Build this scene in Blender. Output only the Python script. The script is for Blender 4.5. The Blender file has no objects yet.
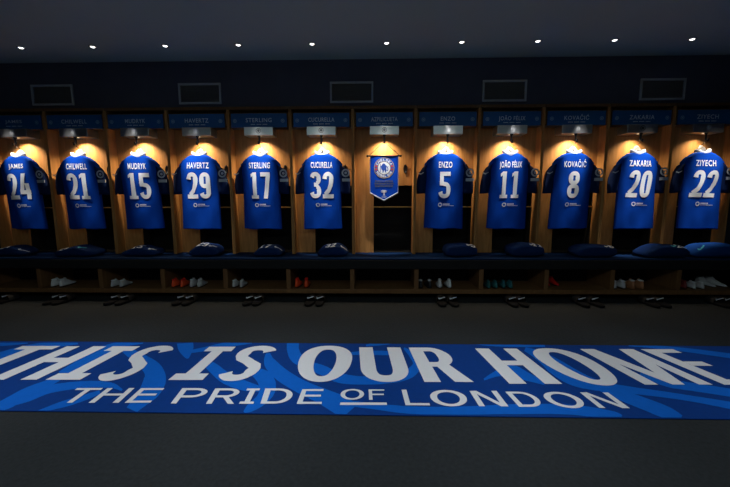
import bpy, bmesh, math, random
from mathutils import Matrix, Vector
random.seed(7)
SC = bpy.context.scene
COL = SC.collection

# ------------------------------------------------------------------ camera
YAW, PITCH, ROLL, CAM_H, FPX = -0.0233, 0.1251, 0.0025, 1.011, 350.0
cy, sy = math.cos(YAW), math.sin(YAW)
fwd = Vector((sy, cy, 0)); rgt = Vector((cy, -sy, 0)); dwn = Vector((0, 0, -1))
fw2 = fwd * math.cos(PITCH) + dwn * math.sin(PITCH)
dn2 = dwn * math.cos(PITCH) - fwd * math.sin(PITCH)
rt2 = rgt * math.cos(ROLL) + dn2 * math.sin(ROLL)
dn3 = dn2 * math.cos(ROLL) - rgt * math.sin(ROLL)
cam_data = bpy.data.cameras.new('camera'); cam_data.sensor_width = 36.0
cam_data.lens = FPX / 730.0 * 36.0; cam_data.clip_start = 0.05
cam = bpy.data.objects.new('camera', cam_data); COL.objects.link(cam)
mw = Matrix.Identity(4)
for r in range(3):
    mw[r][0] = rt2[r]; mw[r][1] = -dn3[r]; mw[r][2] = -fw2[r]
mw[0][3], mw[1][3], mw[2][3] = 0.0, 0.0, CAM_H
cam.matrix_world = mw
SC.camera = cam

# ------------------------------------------------------------------ light, exposure
W_STRENGTH = 0.045
world = bpy.data.worlds.new('world'); SC.world = world; world.use_nodes = True
bg = world.node_tree.nodes['Background']
bg.inputs[0].default_value = (0.75, 0.85, 1.0, 1); bg.inputs[1].default_value = W_STRENGTH
SC.view_settings.view_transform = 'Standard'; SC.view_settings.look = 'None'
SC.view_settings.exposure = 0.0; SC.view_settings.gamma = 1.0
SC.view_settings.use_curve_mapping = False
SC.cycles.use_denoising = True
SC.cycles.max_bounces = 5
SC.cycles.sample_clamp_indirect = 2.0

CEIL_Z, FRONT_Y, BACK_Y = 2.422, 3.734, 3.855

def area_light(name, loc, sx, sy_, power, color, spread=math.pi):
    l = bpy.data.lights.new(name, 'AREA'); l.shape = 'RECTANGLE'; l.size = sx; l.size_y = sy_
    l.energy = power; l.color = color; l.spread = spread
    o = bpy.data.objects.new(name, l); COL.objects.link(o); o.location = loc
    return o
# long ceiling light over the middle of the room, behind the camera
ROOM = area_light('ceiling_panel_light', (-0.3, 0.25, CEIL_Z - 0.45), 4.4, 0.35, 21.0, (0.82, 0.92, 1.0))
UP = area_light('ceiling_panel_uplight', (-0.3, 0.25, CEIL_Z - 0.38), 4.4, 0.3, 12.0, (0.82, 0.95, 1.0)); UP.rotation_euler = (math.pi, 0, 0)
# narrow lamps over the floor mat
def spot(name, loc, power, size, blend, color, rx=0.0, radius=0.04, parent=None):
    l = bpy.data.lights.new(name, 'SPOT'); l.energy = power; l.spot_size = size; l.spot_blend = blend
    l.color = color; l.shadow_soft_size = radius
    o = bpy.data.objects.new(name, l); COL.objects.link(o); o.location = loc
    o.rotation_euler = (rx, 0, 0)
    if parent: o.parent = parent
    return o
MAT_SPOTS = [(-2.6, 62), (-1.3, 72), (0.0, 69), (1.3, 51), (2.6, 28)]
for x, p in MAT_SPOTS:
    spot('mat_spot_light', (x, 1.80, CEIL_Z - 0.04), p, math.radians(66), 0.8, (0.93, 0.97, 1.0))

# narrow beams of the ceiling spotlights, each tilted towards the bay in front of it
BEAM_W = 185.0
BEAMS = [(.95, 1.43, 16), (1.0, 1.43, 16), (1.0, 1.42, 16.5), (1.05, 1.20, 21.5), (1.05, 1.40, 17.5), (1.0, 1.29, 21), (.8, 1.36, 20),
         (1.05, 1.43, 17), (1.0, 1.43, 16.5), (1.0, 1.43, 16.5), (1.0, 1.10, 21.5), (.9, 1.06, 21.5)]
for k in range(12):
    sx_, tx_ = -3.958 + 0.68 * k, -3.785 + 0.65 * k
    o = spot('ceiling_spot_beam', (sx_, 3.40, CEIL_Z - 0.02), BEAM_W * BEAMS[k][0], math.radians(BEAMS[k][2]), 1.0, (1.0, 0.97, 0.93), radius=0.02)
    o.rotation_euler = (Vector((tx_, 3.71, BEAMS[k][1] - 0.04)) - o.location).to_track_quat('-Z', 'Y').to_euler()

# ------------------------------------------------------------------ materials
def new_mat(name):
    m = bpy.data.materials.new(name); m.use_nodes = True
    return m, m.node_tree.nodes, m.node_tree.links, m.node_tree.nodes['Principled BSDF']
def mat(name, color, rough=0.6, metal=0.0, noise=0.0, scale=20.0, bump=0.0, sheen=0.0, spec=0.5, stretch=None):
    m, n, l, b = new_mat(name)
    b.inputs['Base Color'].default_value = (*color, 1); b.inputs['Roughness'].default_value = rough
    b.inputs['Metallic'].default_value = metal; b.inputs['Specular IOR Level'].default_value = spec
    if sheen: b.inputs['Sheen Weight'].default_value = sheen
    if noise or bump:
        tc = n.new('ShaderNodeTexCoord'); mp = n.new('ShaderNodeMapping'); nz = n.new('ShaderNodeTexNoise')
        if stretch: mp.inputs['Scale'].default_value = stretch
        l.new(tc.outputs['Object'], mp.inputs[0]); l.new(mp.outputs[0], nz.inputs['Vector'])
        nz.inputs['Scale'].default_value = scale; nz.inputs['Detail'].default_value = 4
        if noise:
            mx = n.new('ShaderNodeMix'); mx.data_type = 'RGBA'
            mx.inputs['A'].default_value = (*[c * (1 - noise) for c in color], 1)
            mx.inputs['B'].default_value = (*[min(1, c * (1 + noise)) for c in color], 1)
            l.new(nz.outputs['Fac'], mx.inputs['Factor']); l.new(mx.outputs['Result'], b.inputs['Base Color'])
        if bump:
            bp = n.new('ShaderNodeBump'); bp.inputs['Strength'].default_value = bump; bp.inputs['Distance'].default_value = 0.01
            l.new(nz.outputs['Fac'], bp.inputs['Height']); l.new(bp.outputs[0], b.inputs['Normal'])
    return m
def emit(name, color, strength):
    m, n, l, b = new_mat(name)
    b.inputs['Base Color'].default_value = (*color, 1)
    b.inputs['Emission Color'].default_value = (*color, 1); b.inputs['Emission Strength'].default_value = strength
    return m
def oak_mat(name, c1, c2, rough=0.5):
    m, n, l, b = new_mat(name)
    tc = n.new('ShaderNodeTexCoord'); mp = n.new('ShaderNodeMapping'); mp.inputs['Scale'].default_value = (9, 9, 0.9)
    nz = n.new('ShaderNodeTexNoise'); nz.inputs['Scale'].default_value = 3; nz.inputs['Detail'].default_value = 6; nz.inputs['Distortion'].default_value = 1.2
    fine = n.new('ShaderNodeTexNoise'); fine.inputs['Scale'].default_value = 14; fine.inputs['Detail'].default_value = 3
    ad = n.new('ShaderNodeMath'); ad.operation = 'ADD'; ml = n.new('ShaderNodeMath'); ml.operation = 'MULTIPLY'; ml.inputs[1].default_value = 0.35
    cr = n.new('ShaderNodeValToRGB')
    cr.color_ramp.elements[0].position = 0.42; cr.color_ramp.elements[0].color = (*c1, 1)
    cr.color_ramp.elements[1].position = 0.85; cr.color_ramp.elements[1].color = (*c2, 1)
    l.new(tc.outputs['Object'], mp.inputs[0]); l.new(mp.outputs[0], nz.inputs['Vector']); l.new(mp.outputs[0], fine.inputs['Vector'])
    l.new(fine.outputs['Fac'], ml.inputs[0]); l.new(nz.outputs['Fac'], ad.inputs[0]); l.new(ml.outputs[0], ad.inputs[1])
    l.new(ad.outputs[0], cr.inputs[0]); l.new(cr.outputs[0], b.inputs['Base Color'])
    b.inputs['Roughness'].default_value = rough; b.inputs['Specular IOR Level'].default_value = 0.3
    return m

M = {}
M['floor'] = mat('charcoal_carpet', (0.024, 0.027, 0.029), 0.95, noise=0.35, scale=60, bump=0.3, spec=0.1)
M['ceiling'] = mat('dark_grey_plaster', (0.60, 0.76, 0.67), 0.9, noise=0.06, scale=1.5, spec=0.1)
M['navy_wall'] = mat('navy_painted_wall', (0.085, 0.090, 0.125), 0.8, noise=0.15, scale=5, spec=0.2)
M['side_wall'] = mat('dark_side_wall', (0.02, 0.025, 0.04), 0.8, noise=0.1, scale=5, spec=0.2)
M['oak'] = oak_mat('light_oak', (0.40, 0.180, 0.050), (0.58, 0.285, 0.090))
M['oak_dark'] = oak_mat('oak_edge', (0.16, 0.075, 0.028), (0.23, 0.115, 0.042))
M['black'] = mat('black_board', (0.020, 0.019, 0.018), 0.9, noise=0.1, spec=0.05)
M['leather'] = mat('navy_leather', (0.004, 0.024, 0.085), 0.8, noise=0.1, scale=40, bump=0.1, spec=0.1)
M['leather_dark'] = mat('black_leather', (0.018, 0.018, 0.018), 0.7, noise=0.1, scale=40, spec=0.1)
M['brass'] = mat('bronze_rail', (0.50, 0.30, 0.10), 0.35, 0.9)
M['plate'] = mat('blue_plate', (0.005, 0.115, 0.34), 0.5, noise=0.05, scale=3)
M['plate_text'] = mat('pale_plate_print', (0.78, 0.90, 1.0), 0.6, noise=0.05)
M['plate_crest'] = mat('pale_crest_print', (0.32, 0.48, 0.62), 0.6, noise=0.05)
M['steel'] = mat('brushed_steel', (0.90, 0.91, 0.92), 0.32, 0.92, noise=0.08, scale=30, stretch=(1, 1, 14))
M['steel_dark'] = mat('engraved_mark', (0.16, 0.17, 0.18), 0.5, 0.6, noise=0.05)
M['enamel'] = mat('white_enamel', (0.75, 0.77, 0.80), 0.4, noise=0.03)
M['lens'] = emit('lamp_glass', (1.0, 0.80, 0.52), 1.5)
M['spot_lens'] = emit('ceiling_lamp_glass', (1.0, 0.97, 0.94), 4.0)
M['dark_metal'] = mat('dark_metal', (0.03, 0.03, 0.033), 0.4, 0.8, noise=0.1)
M['grey_metal'] = mat('painted_grey_metal', (0.42, 0.45, 0.46), 0.6, 0.0, noise=0.08)
M['grille'] = mat('dark_grille', (0.15, 0.15, 0.145), 0.7, noise=0.1)
M['trim_ring'] = mat('grey_trim_ring', (0.22, 0.23, 0.25), 0.5, noise=0.05)
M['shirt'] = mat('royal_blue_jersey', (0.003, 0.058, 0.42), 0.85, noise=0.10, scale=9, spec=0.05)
M['sleeve'] = mat('shaded_jersey_sleeve', (0.005, 0.018, 0.085), 0.8, noise=0.12, scale=9, spec=0.15)  # shade of the sleeves, turned away from the lamp, put into a darker blue
M['white_print'] = mat('white_shirt_print', (0.80, 0.82, 0.85), 0.7, noise=0.03, spec=0.2)
M['collar'] = mat('white_ribbed_collar', (0.62, 0.65, 0.70), 0.8, noise=0.05, scale=60)
def translucent(name, color, amount):
    m = mat(name, color, 0.5, noise=0.02); n, l = m.node_tree.nodes, m.node_tree.links
    tr = n.new('ShaderNodeBsdfTranslucent'); tr.inputs[0].default_value = (*color, 1)
    mx = n.new('ShaderNodeMixShader'); mx.inputs[0].default_value = amount
    l.new(n['Principled BSDF'].outputs[0], mx.inputs[1]); l.new(tr.outputs[0], mx.inputs[2]); l.new(mx.outputs[0], n['Material Output'].inputs[0])
    return m
M['hanger'] = translucent('milky_plastic', (0.42, 0.42, 0.42), 0.4)
M['pennant'] = mat('blue_satin', (0.004, 0.070, 0.56), 0.75, noise=0.06, scale=6, spec=0.1)
M['gold'] = mat('gold_print', (0.50, 0.38, 0.16), 0.55, noise=0.05)
M['red'] = mat('red_print', (0.50, 0.05, 0.05), 0.6, noise=0.05)
M['blue_print'] = mat('blue_print', (0.010, 0.07, 0.40), 0.6, noise=0.05)
M['grey_print'] = mat('grey_print', (0.085, 0.11, 0.20), 0.6, noise=0.05)
M['cord'] = mat('dark_cord', (0.02, 0.012, 0.008), 0.8, noise=0.1)
M['silver_trim'] = mat('silver_braid', (0.55, 0.56, 0.58), 0.6, noise=0.2, scale=80)
M['mat_blue'] = mat('deep_blue_mat', (0.001, 0.034, 0.195), 0.9, noise=0.12, scale=40, spec=0.15)
M['mat_light'] = mat('mid_blue_mat', (0.001, 0.105, 0.50), 0.9, noise=0.08, scale=40, spec=0.15)
M['mat_white'] = mat('white_mat_lettering', (0.66, 0.66, 0.68), 0.9, noise=0.05, scale=80, spec=0.15)
M['fold'] = mat('folded_blue_cloth', (0.004, 0.023, 0.098), 0.85, noise=0.1, scale=12, spec=0.15)
M['fold_bright'] = mat('folded_bright_blue_cloth', (0.004, 0.050, 0.22), 0.85, noise=0.1, scale=12, spec=0.15)
M['cyan'] = mat('cyan_print', (0.05, 0.40, 0.50), 0.6, noise=0.05)
M['boot_white'] = mat('white_boot', (0.78, 0.80, 0.80), 0.5, noise=0.06)
M['boot_grey'] = mat('grey_boot', (0.60, 0.61, 0.60), 0.5, noise=0.08)
M['boot_red'] = mat('orange_red_boot', (1.0, 0.10, 0.02), 0.45, noise=0.06)
M['boot_scarlet'] = mat('scarlet_boot', (0.85, 0.02, 0.015), 0.45, noise=0.06)
M['boot_teal'] = mat('teal_boot', (0.02, 0.16, 0.17), 0.5, noise=0.08)
M['boot_black'] = mat('black_boot', (0.015, 0.015, 0.017), 0.45, noise=0.08)
M['boot_tan'] = mat('tan_boot', (0.45, 0.20, 0.09), 0.5, noise=0.08)
M['boot_maroon'] = mat('maroon_boot', (0.22, 0.02, 0.02), 0.5, noise=0.08)
M['sole_dark'] = mat('dark_rubber', (0.007, 0.007, 0.008), 0.9, noise=0.1, spec=0.1)
M['sole_grey'] = mat('grey_rubber', (0.25, 0.26, 0.27), 0.7, noise=0.1)

# ------------------------------------------------------------------ helpers
def link(o, parent=None):
    COL.objects.link(o)
    if parent is not None: o.parent = parent
    return o
def tag(o, label=None, cat=None, group=None, kind=None):
    if label: o['label'] = label
    if cat: o['category'] = cat
    if group: o['group'] = group
    if kind: o['kind'] = kind
    return o
def empty(name, loc=(0, 0, 0), rz=0.0):
    o = bpy.data.objects.new(name, None); COL.objects.link(o); o.location = loc; o.rotation_euler = (0, 0, rz)
    o.empty_display_size = 0.05
    return o
class MB:
    """collects vertices and faces of ONE mesh"""
    def __init__(s): s.v = []; s.f = []; s.smooth = []; s.mi = []
    def add(s, v, f, smooth=False, mi=0):
        k = len(s.v); s.v += [tuple(p) for p in v]; s.f += [tuple(i + k for i in q) for q in f]
        s.smooth += [smooth] * len(f); s.mi += [mi] * len(f); return s
    def box(s, x0, x1, y0, y1, z0, z1, b=0.0, mi=0):
        bm = bmesh.new(); bmesh.ops.create_cube(bm, size=1)
        for v in bm.verts:
            v.co = Vector(((x0 + x1) / 2 + v.co.x * (x1 - x0), (y0 + y1) / 2 + v.co.y * (y1 - y0), (z0 + z1) / 2 + v.co.z * (z1 - z0)))
        if b: bmesh.ops.bevel(bm, geom=bm.edges[:] , offset=b, segments=2, affect='EDGES', profile=0.5)
        bm.verts.index_update()
        s.add([v.co[:] for v in bm.verts], [[v.index for v in f.verts] for f in bm.faces], False, mi); bm.free(); return s
    def disc(s, cx, cy_, cz, r, n=24, axis='y', sgn=-1, r2=None, mi=0):
        r2 = r if r2 is None else r2
        v = [(cx, cy_, cz)]; 
        for i in range(n):
            a = 2 * math.pi * i / n; u, w = r * math.cos(a), r2 * math.sin(a)
            v.append((cx + u, cy_, cz + w) if axis == 'y' else (cx + u, cy_ + w, cz))
        return s.add(v, [(0, 1 + i, 1 + (i + 1) % n) for i in range(n)], False, mi)
    def ring(s, cx, cy_, cz, r0, r1, n=32, mi=0):
        v = []
        for i in range(n):
            a = 2 * math.pi * i / n
            v += [(cx + r0 * math.cos(a), cy_, cz + r0 * math.sin(a)), (cx + r1 * math.cos(a), cy_, cz + r1 * math.sin(a))]
        return s.add(v, [(2 * i, 2 * i + 1, (2 * i + 3) % (2 * n), (2 * i + 2) % (2 * n)) for i in range(n)], False, mi)
    def cyl(s, p0, p1, r0, r1=None, n=12, caps=True, mi=0):
        r1 = r0 if r1 is None else r1
        p0, p1 = Vector(p0), Vector(p1); d = (p1 - p0).normalized()
        a = d.orthogonal().normalized(); b = d.cross(a); v = []
        for p, r in ((p0, r0), (p1, r1)):
            for i in range(n):
                t = 2 * math.pi * i / n; v.append(p + a * (r * math.cos(t)) + b * (r * math.sin(t)))
        f = [(i, (i + 1) % n, n + (i + 1) % n, n + i) for i in range(n)]
        s.add(v, f, True, mi)
        if caps: s.add(v[:n], [tuple(range(n))[::-1]], False, mi); s.add(v[n:], [tuple(range(n))], False, mi)
        return s
    def tube(s, pts, r, n=8, mi=0):
        for a, b in zip(pts, pts[1:]): s.cyl(a, b, r, r, n, True, mi)
        return s
    def loft(s, rings, closed=True, cap0=False, cap1=False, smooth=True, mi=0):
        n = len(rings[0]); v = [p for r in rings for p in r]; f = []
        for i in range(len(rings) - 1):
            for j in range(n if closed else n - 1):
                f.append((i * n + j, i * n + (j + 1) % n, (i + 1) * n + (j + 1) % n, (i + 1) * n + j))
        if cap0: f.append(tuple(range(n))[::-1])
        if cap1: f.append(tuple((len(rings) - 1) * n + j for j in range(n)))
        return s.add(v, f, smooth, mi)
    def mesh(s, name, mats):
        me = bpy.data.meshes.new(name); me.from_pydata(s.v, [], s.f)
        for m in (mats if isinstance(mats, (list, tuple)) else [mats]): me.materials.append(m)
        me.polygons.foreach_set('use_smooth', s.smooth); me.polygons.foreach_set('material_index', s.mi)
        me.update(); return me
    def build(s, name, mats, parent=None, loc=None):
        o = bpy.data.objects.new(name, s.mesh(name, mats)); link(o, parent)
        if loc: o.location = loc
        return o
def fix_normals(o):
    bm = bmesh.new(); bm.from_mesh(o.data); bmesh.ops.recalc_face_normals(bm, faces=bm.faces[:]); bm.to_mesh(o.data); bm.free()
    return o
def dup(root, **props):
    r = root.copy(); COL.objects.link(r)
    for ch in root.children:
        c = ch.copy(); COL.objects.link(c); c.parent = r
        for g in ch.children:
            d = g.copy(); COL.objects.link(d); d.parent = c
    for k, v in props.items(): r[k] = v
    return r

# --- lettering: mesh from Blender's own font, fitted into a width x height box
_text_cache = {}
def text_geo(string, w, h, bold=0.0, extra=0.0):
    """(verts2d, faces) of STRING, centred on x, baseline at 0, scaled to w x h"""
    cu = bpy.data.curves.new('lettering', 'FONT'); cu.body = string; cu.size = 1.0; cu.offset = bold
    cu.resolution_u = 3; cu.space_character = 1.0 + extra; cu.fill_mode = 'FRONT'
    o = bpy.data.objects.new('lettering', cu); COL.objects.link(o)
    dg = bpy.context.evaluated_depsgraph_get(); me = bpy.data.meshes.new_from_object(o.evaluated_get(dg))
    vs = [v.co.copy() for v in me.vertices]; fs = [tuple(p.vertices) for p in me.polygons]
    bpy.data.objects.remove(o); bpy.data.curves.remove(cu); bpy.data.meshes.remove(me)
    x0 = min(v.x for v in vs); x1 = max(v.x for v in vs); y0 = 0.0 - bold; y1 = 0.72 + bold
    if not any(c in string for c in 'ÃÉČĆ'):
        y0 = min(v.y for v in vs); y1 = max(v.y for v in vs)
    kx = w / (x1 - x0); ky = h / (y1 - y0)
    return [((v.x - (x0 + x1) / 2) * kx, (v.y - y0) * ky) for v in vs], fs

# --- stroke letters in a unit cell
def strip(pts, hx, hy, closed=False):
    """flat band along PTS; half thickness hx across vertical runs, hy across horizontal runs"""
    n = len(pts); L = []
    for i, p in enumerate(pts):
        if closed: a, b = pts[i - 1], pts[(i + 1) % n]
        else: a, b = pts[max(0, i - 1)], pts[min(n - 1, i + 1)]
        dx, dy = b[0] - a[0], b[1] - a[1]; q = math.hypot(dx, dy) or 1
        nx, ny = -dy / q, dx / q
        L.append(((p[0] + nx * hx, p[1] + ny * hy), (p[0] - nx * hx, p[1] - ny * hy)))
    v = [q for pr in L for q in pr]
    f = [(2 * i, 2 * i + 1, (2 * i + 3) % (2 * n), (2 * i + 2) % (2 * n)) for i in range(n if closed else n - 1)]
    return v, f
def arc(cx, cy_, rx, ry, a0, a1, n=12, p=2.0):
    out = []
    for i in range(n + 1):
        a = math.radians(a0 + (a1 - a0) * i / n); c, s_ = math.cos(a), math.sin(a)
        out.append((cx + rx * math.copysign(abs(c) ** (2 / p), c), cy_ + ry * math.copysign(abs(s_) ** (2 / p), s_)))
    return out
def glyph(ch, hx, hy, p=2.3):
    """list of (verts, faces) inside the unit square"""
    out = []
    def poly(*q): out.append((list(q), [tuple(range(len(q)))]))
    def rect(x0, x1, y0, y1): poly((x0, y0), (x1, y0), (x1, y1), (x0, y1))
    def band(pts, closed=False): out.append(strip(pts, hx, hy, closed))
    sx, sy2 = 2 * hx, 2 * hy
    if ch == 'T': rect(0, 1, 1 - sy2, 1); rect(.5 - hx, .5 + hx, 0, 1 - sy2)
    elif ch == 'H': rect(0, sx, 0, 1); rect(1 - sx, 1, 0, 1); rect(sx, 1 - sx, .5 - hy + .04, .5 + hy + .04)
    elif ch == 'I': rect(0, 1, 1 - sy2, 1); rect(0, 1, 0, sy2); rect(.5 - hx * 1.25, .5 + hx * 1.25, sy2, 1 - sy2)
    elif ch == 'i': rect(0, 1, 1 - sy2, 1); rect(0, 1, 0, sy2); rect(.5 - hx * 1.5, .5 + hx * 1.5, sy2, 1 - sy2)
    elif ch == 'L': rect(0, sx, 0, 1); rect(sx, 1, 0, sy2)
    elif ch == 'E': rect(0, sx, 0, 1); rect(sx, 1, 1 - sy2, 1); rect(sx, 1, 0, sy2); rect(sx, .92, .5 - hy + .04, .5 + hy + .04)
    elif ch == 'F': rect(0, sx, 0, 1); rect(sx, 1, 1 - sy2, 1); rect(sx, .92, .5 - hy, .5 + hy)
    elif ch == '_': rect(0, 1, 0, 1)
    elif ch == 'O': band(arc(.5, .5, .5 - hx, .5 - hy, 0, 360 - 7.5, 47, p), True)
    elif ch == 'U':
        band([(hx, 1), (hx, .75), (hx, .5), (hx, .36)] + arc(.5, .36, .5 - hx, .36 - hy, 180, 360, 20, p)[1:] + [(1 - hx, .5), (1 - hx, .75), (1 - hx, 1)])
    elif ch in 'PR':
        rect(0, sx, 0, 1); yb = .44 if ch == 'P' else .46
        rr = (1 - hy - yb) / 2; cyb = yb + rr; xr = .97 if ch == 'P' else .95
        band([(sx * .98, 1 - hy), (.5, 1 - hy)] + arc(.5, cyb, xr - .5 - hx, rr, 90, -90, 14, 2.0)[1:] + [(sx * .98, yb)])
        if ch == 'R':
            poly((.42, yb), (.42 + sx * .95, yb + .02), (1.0, 0), (1.0 - sx * 1.12, 0))
    elif ch == 'D':
        rect(0, sx, 0, 1)
        band([(sx * .98, 1 - hy), (.45, 1 - hy)] + arc(.45, .5, .55 - hx, .5 - hy, 90, -90, 18, 2.1)[1:] + [(sx * .98, hy)])
    elif ch == 'N':
        rect(0, sx, 0, 1); rect(1 - sx, 1, 0, 1); poly((sx * .2, 1), (sx * 1.25, 1), (1 - sx * .2, 0), (1 - sx * 1.25, 0))
    elif ch == 'M':
        rect(0, .2, 0, 1); rect(.8, 1, 0, 1)
        poly((0, 1), (.27, 1), (.59, 0), (.41, 0)); poly((.73, 1), (1, 1), (.59, 0), (.41, 0))
    elif ch == 'S':
        top = arc(.52, .735, .48 - hx, .265 - hy, 18, 190, 14, 2.2)
        bot = arc(.48, .265, .48 - hx, .265 - hy, 10, -162, 14, 2.2)
        mid = [(.5 - (.5 - hx) * .72, .60), (.46, .52), (.58, .46), (.5 + (.5 - hx) * .76, .385)]
        band(top + mid[:] + bot)
    elif ch == '0': band(arc(.5, .5, .5 - hx, .5 - hy, 0, 360 - 10, 35, 3.0), True)
    elif ch == '1':
        rect(.5 - hx, .5 + hx, 0, 1); poly((.10, .80), (.5 - hx, .86), (.5 - hx, 1), (.34, 1), (.10, .92)); rect(.12, .88, 0, sy2 * .8)
    elif ch == '2':
        band(arc(.5, .72, .5 - hx, .28 - hy, 178, -20, 14, 2.4) + [(.86 - hx * .6, .52), (.55, .30), (hx * 1.05, sy2 * .9)]); rect(0, 1, 0, sy2)
    elif ch == '3':
        band(arc(.48, .745, .50 - hx, .255 - hy, 168, -80, 14, 2.4)); band(arc(.48, .27, .52 - hx, .27 - hy, 80, -170, 14, 2.4)); rect(.36, .60, .52 - hy, .52 + hy)
    elif ch == '4':
        poly((.42, 1), (.42 + sx, 1), (sx * .9, .34), (0, .34)); rect(0, 1, .20, .20 + sy2); rect(.56, .56 + sx, 0, .62)
    elif ch == '5':
        rect(.04, .96, 1 - sy2, 1); rect(.04, .04 + sx * .9, .48, 1 - sy2)
        band([(.06, .56), (.22, .60)] + arc(.46, .31, .54 - hx, .31 - hy, 95, -168, 18, 2.4))
    elif ch == '7':
        rect(0, 1, 1 - sy2, 1); poly((1 - sx * 1.05, 1 - sy2), (1, 1 - sy2), (.28 + sx, 0), (.24, 0))
    elif ch == '8':
        band(arc(.5, .745, .46 - hx, .255 - hy, 0, 350, 27, 2.5), True); band(arc(.5, .265, .5 - hx, .265 - hy, 0, 350, 27, 2.5), True)
    elif ch == '9':
        band(arc(.5, .70, .5 - hx, .30 - hy, 0, 350, 27, 2.6), True)
        band([(1 - hx, .70), (1 - hx, .5), (1 - hx, .28)] + arc(.5, .27, .5 - hx, .27 - hy, 0, -165, 14, 2.4))
    return out
def number_geo(s, w, h, gap=0.14, hx=0.165, hy=0.068):
    """verts2d, faces of digits filling w x h, centred on x"""
    n = len(s); cw = w / (n + (n - 1) * gap); V = []; F = []
    for i, ch in enumerate(s):
        ox = -w / 2 + i * cw * (1 + gap)
        for q_, (v, f) in enumerate(glyph(ch, hx, hy)):
            k = len(V); V += [(ox + x * cw, y * h, .0004 * q_) for x, y in v]; F += [tuple(j + k for j in q) for q in f]
    return V, F
def subdivide_flat(V, F, cuts=1):
    bm = bmesh.new(); vs = [bm.verts.new((q[0], q[1], q[2] if len(q) > 2 else 0)) for q in V]
    for f in F:
        try: bm.faces.new([vs[i] for i in f])
        except ValueError: pass
    bmesh.ops.triangulate(bm, faces=bm.faces[:])
    long_edges = [e for e in bm.edges if e.calc_length() > 0.03]
    for _ in range(4):
        if not long_edges: break
        bmesh.ops.subdivide_edges(bm, edges=long_edges, cuts=1)
        bmesh.ops.triangulate(bm, faces=bm.faces[:])
        long_edges = [e for e in bm.edges if e.calc_length() > 0.03]
    bm.verts.index_update()
    r = [(v.co.x, v.co.y, v.co.z) for v in bm.verts], [tuple(v.index for v in f.verts) for f in bm.faces]
    bm.free(); return r
def upright(mb, geo, ox, oz, y, tilt=0.0, mi=0):
    """put flat lettering on a plane facing the room at depth y"""
    V, F = geo; c, s_ = math.cos(tilt), math.sin(tilt); out = []
    for q in V:
        u, w = q[0], q[1]; X, Z = ox + u * c - w * s_, oz + u * s_ + w * c
        out.append((X, (y(X, Z) if callable(y) else y) - (q[2] if len(q) > 2 else 0), Z))
    mb.add(out, F, False, mi)
    return mb
MAT_BIG = [('T', (-2.452, 2.284), (-2.185, 2.289), (-2.262, 1.826), (-2.497, 1.822)), ('H', (-2.135, 2.286), (-1.858, 2.289), (-1.912, 1.833), (-2.19, 1.827)), ('I', (-1.814, 2.29), (-1.621, 2.294), (-1.663, 1.837), (-1.859, 1.833)), ('S', (-1.588, 2.304), (-1.339, 2.309), (-1.402, 1.828), (-1.606, 1.824)), ('I', (-1.136, 2.295), (-0.952, 2.299), (-0.965, 1.847), (-1.16, 1.843)), ('S', (-0.911, 2.314), (-0.635, 2.319), (-0.685, 1.839), (-0.909, 1.835)), ('O', (-0.489, 2.322), (-0.119, 2.328), (-0.151, 1.841), (-0.447, 1.836)), ('U', (-0.096, 2.304), (0.188, 2.307), (0.223, 1.846), (-0.064, 1.841)), ('R', (0.244, 2.305), (0.498, 2.309), (0.562, 1.852), (0.287, 1.849)), ('H', (0.695, 2.298), (0.98, 2.301), (1.043, 1.841), (0.753, 1.838)), ('O', (0.999, 2.308), (1.365, 2.313), (1.422, 1.831), (1.129, 1.826)), ('M', (1.403, 2.301), (1.762, 2.305), (1.861, 1.849), (1.49, 1.842)), ('E', (1.812, 2.306), (2.029, 2.31), (2.142, 1.852), (1.923, 1.849))]
MAT_SMALL = [('T', (-1.603, 1.749), (-1.463, 1.752), (-1.458, 1.613), (-1.597, 1.611)), ('H', (-1.439, 1.752), (-1.292, 1.755), (-1.279, 1.617), (-1.431, 1.614)), ('E', (-1.256, 1.755), (-1.129, 1.757), (-1.12, 1.621), (-1.248, 1.617)), ('P', (-1.032, 1.759), (-0.871, 1.762), (-0.875, 1.618), (-1.013, 1.616)), ('R', (-0.852, 1.76), (-0.7, 1.763), (-0.694, 1.619), (-0.835, 1.617)), ('i', (-0.678, 1.762), (-0.609, 1.764), (-0.598, 1.621), (-0.67, 1.62)), ('D', (-0.581, 1.764), (-0.421, 1.767), (-0.417, 1.625), (-0.563, 1.623)), ('E', (-0.38, 1.761), (-0.265, 1.763), (-0.256, 1.626), (-0.381, 1.624)), ('O', (-0.172, 1.767), (-0.046, 1.769), (-0.048, 1.667), (-0.168, 1.665)), ('F', (-0.024, 1.766), (0.06, 1.767), (0.066, 1.669), (-0.02, 1.667)), ('_', (-0.164, 1.641), (0.068, 1.645), (0.069, 1.624), (-0.164, 1.619)), ('L', (0.152, 1.766), (0.278, 1.767), (0.282, 1.624), (0.161, 1.623)), ('O', (0.288, 1.765), (0.48, 1.769), (0.479, 1.62), (0.302, 1.617)), ('N', (0.512, 1.761), (0.656, 1.764), (0.666, 1.623), (0.522, 1.621)), ('D', (0.699, 1.757), (0.835, 1.758), (0.85, 1.623), (0.717, 1.62)), ('O', (0.865, 1.758), (1.049, 1.761), (1.063, 1.616), (0.893, 1.613)), ('N', (1.089, 1.757), (1.236, 1.759), (1.25, 1.618), (1.103, 1.619))]
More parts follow.
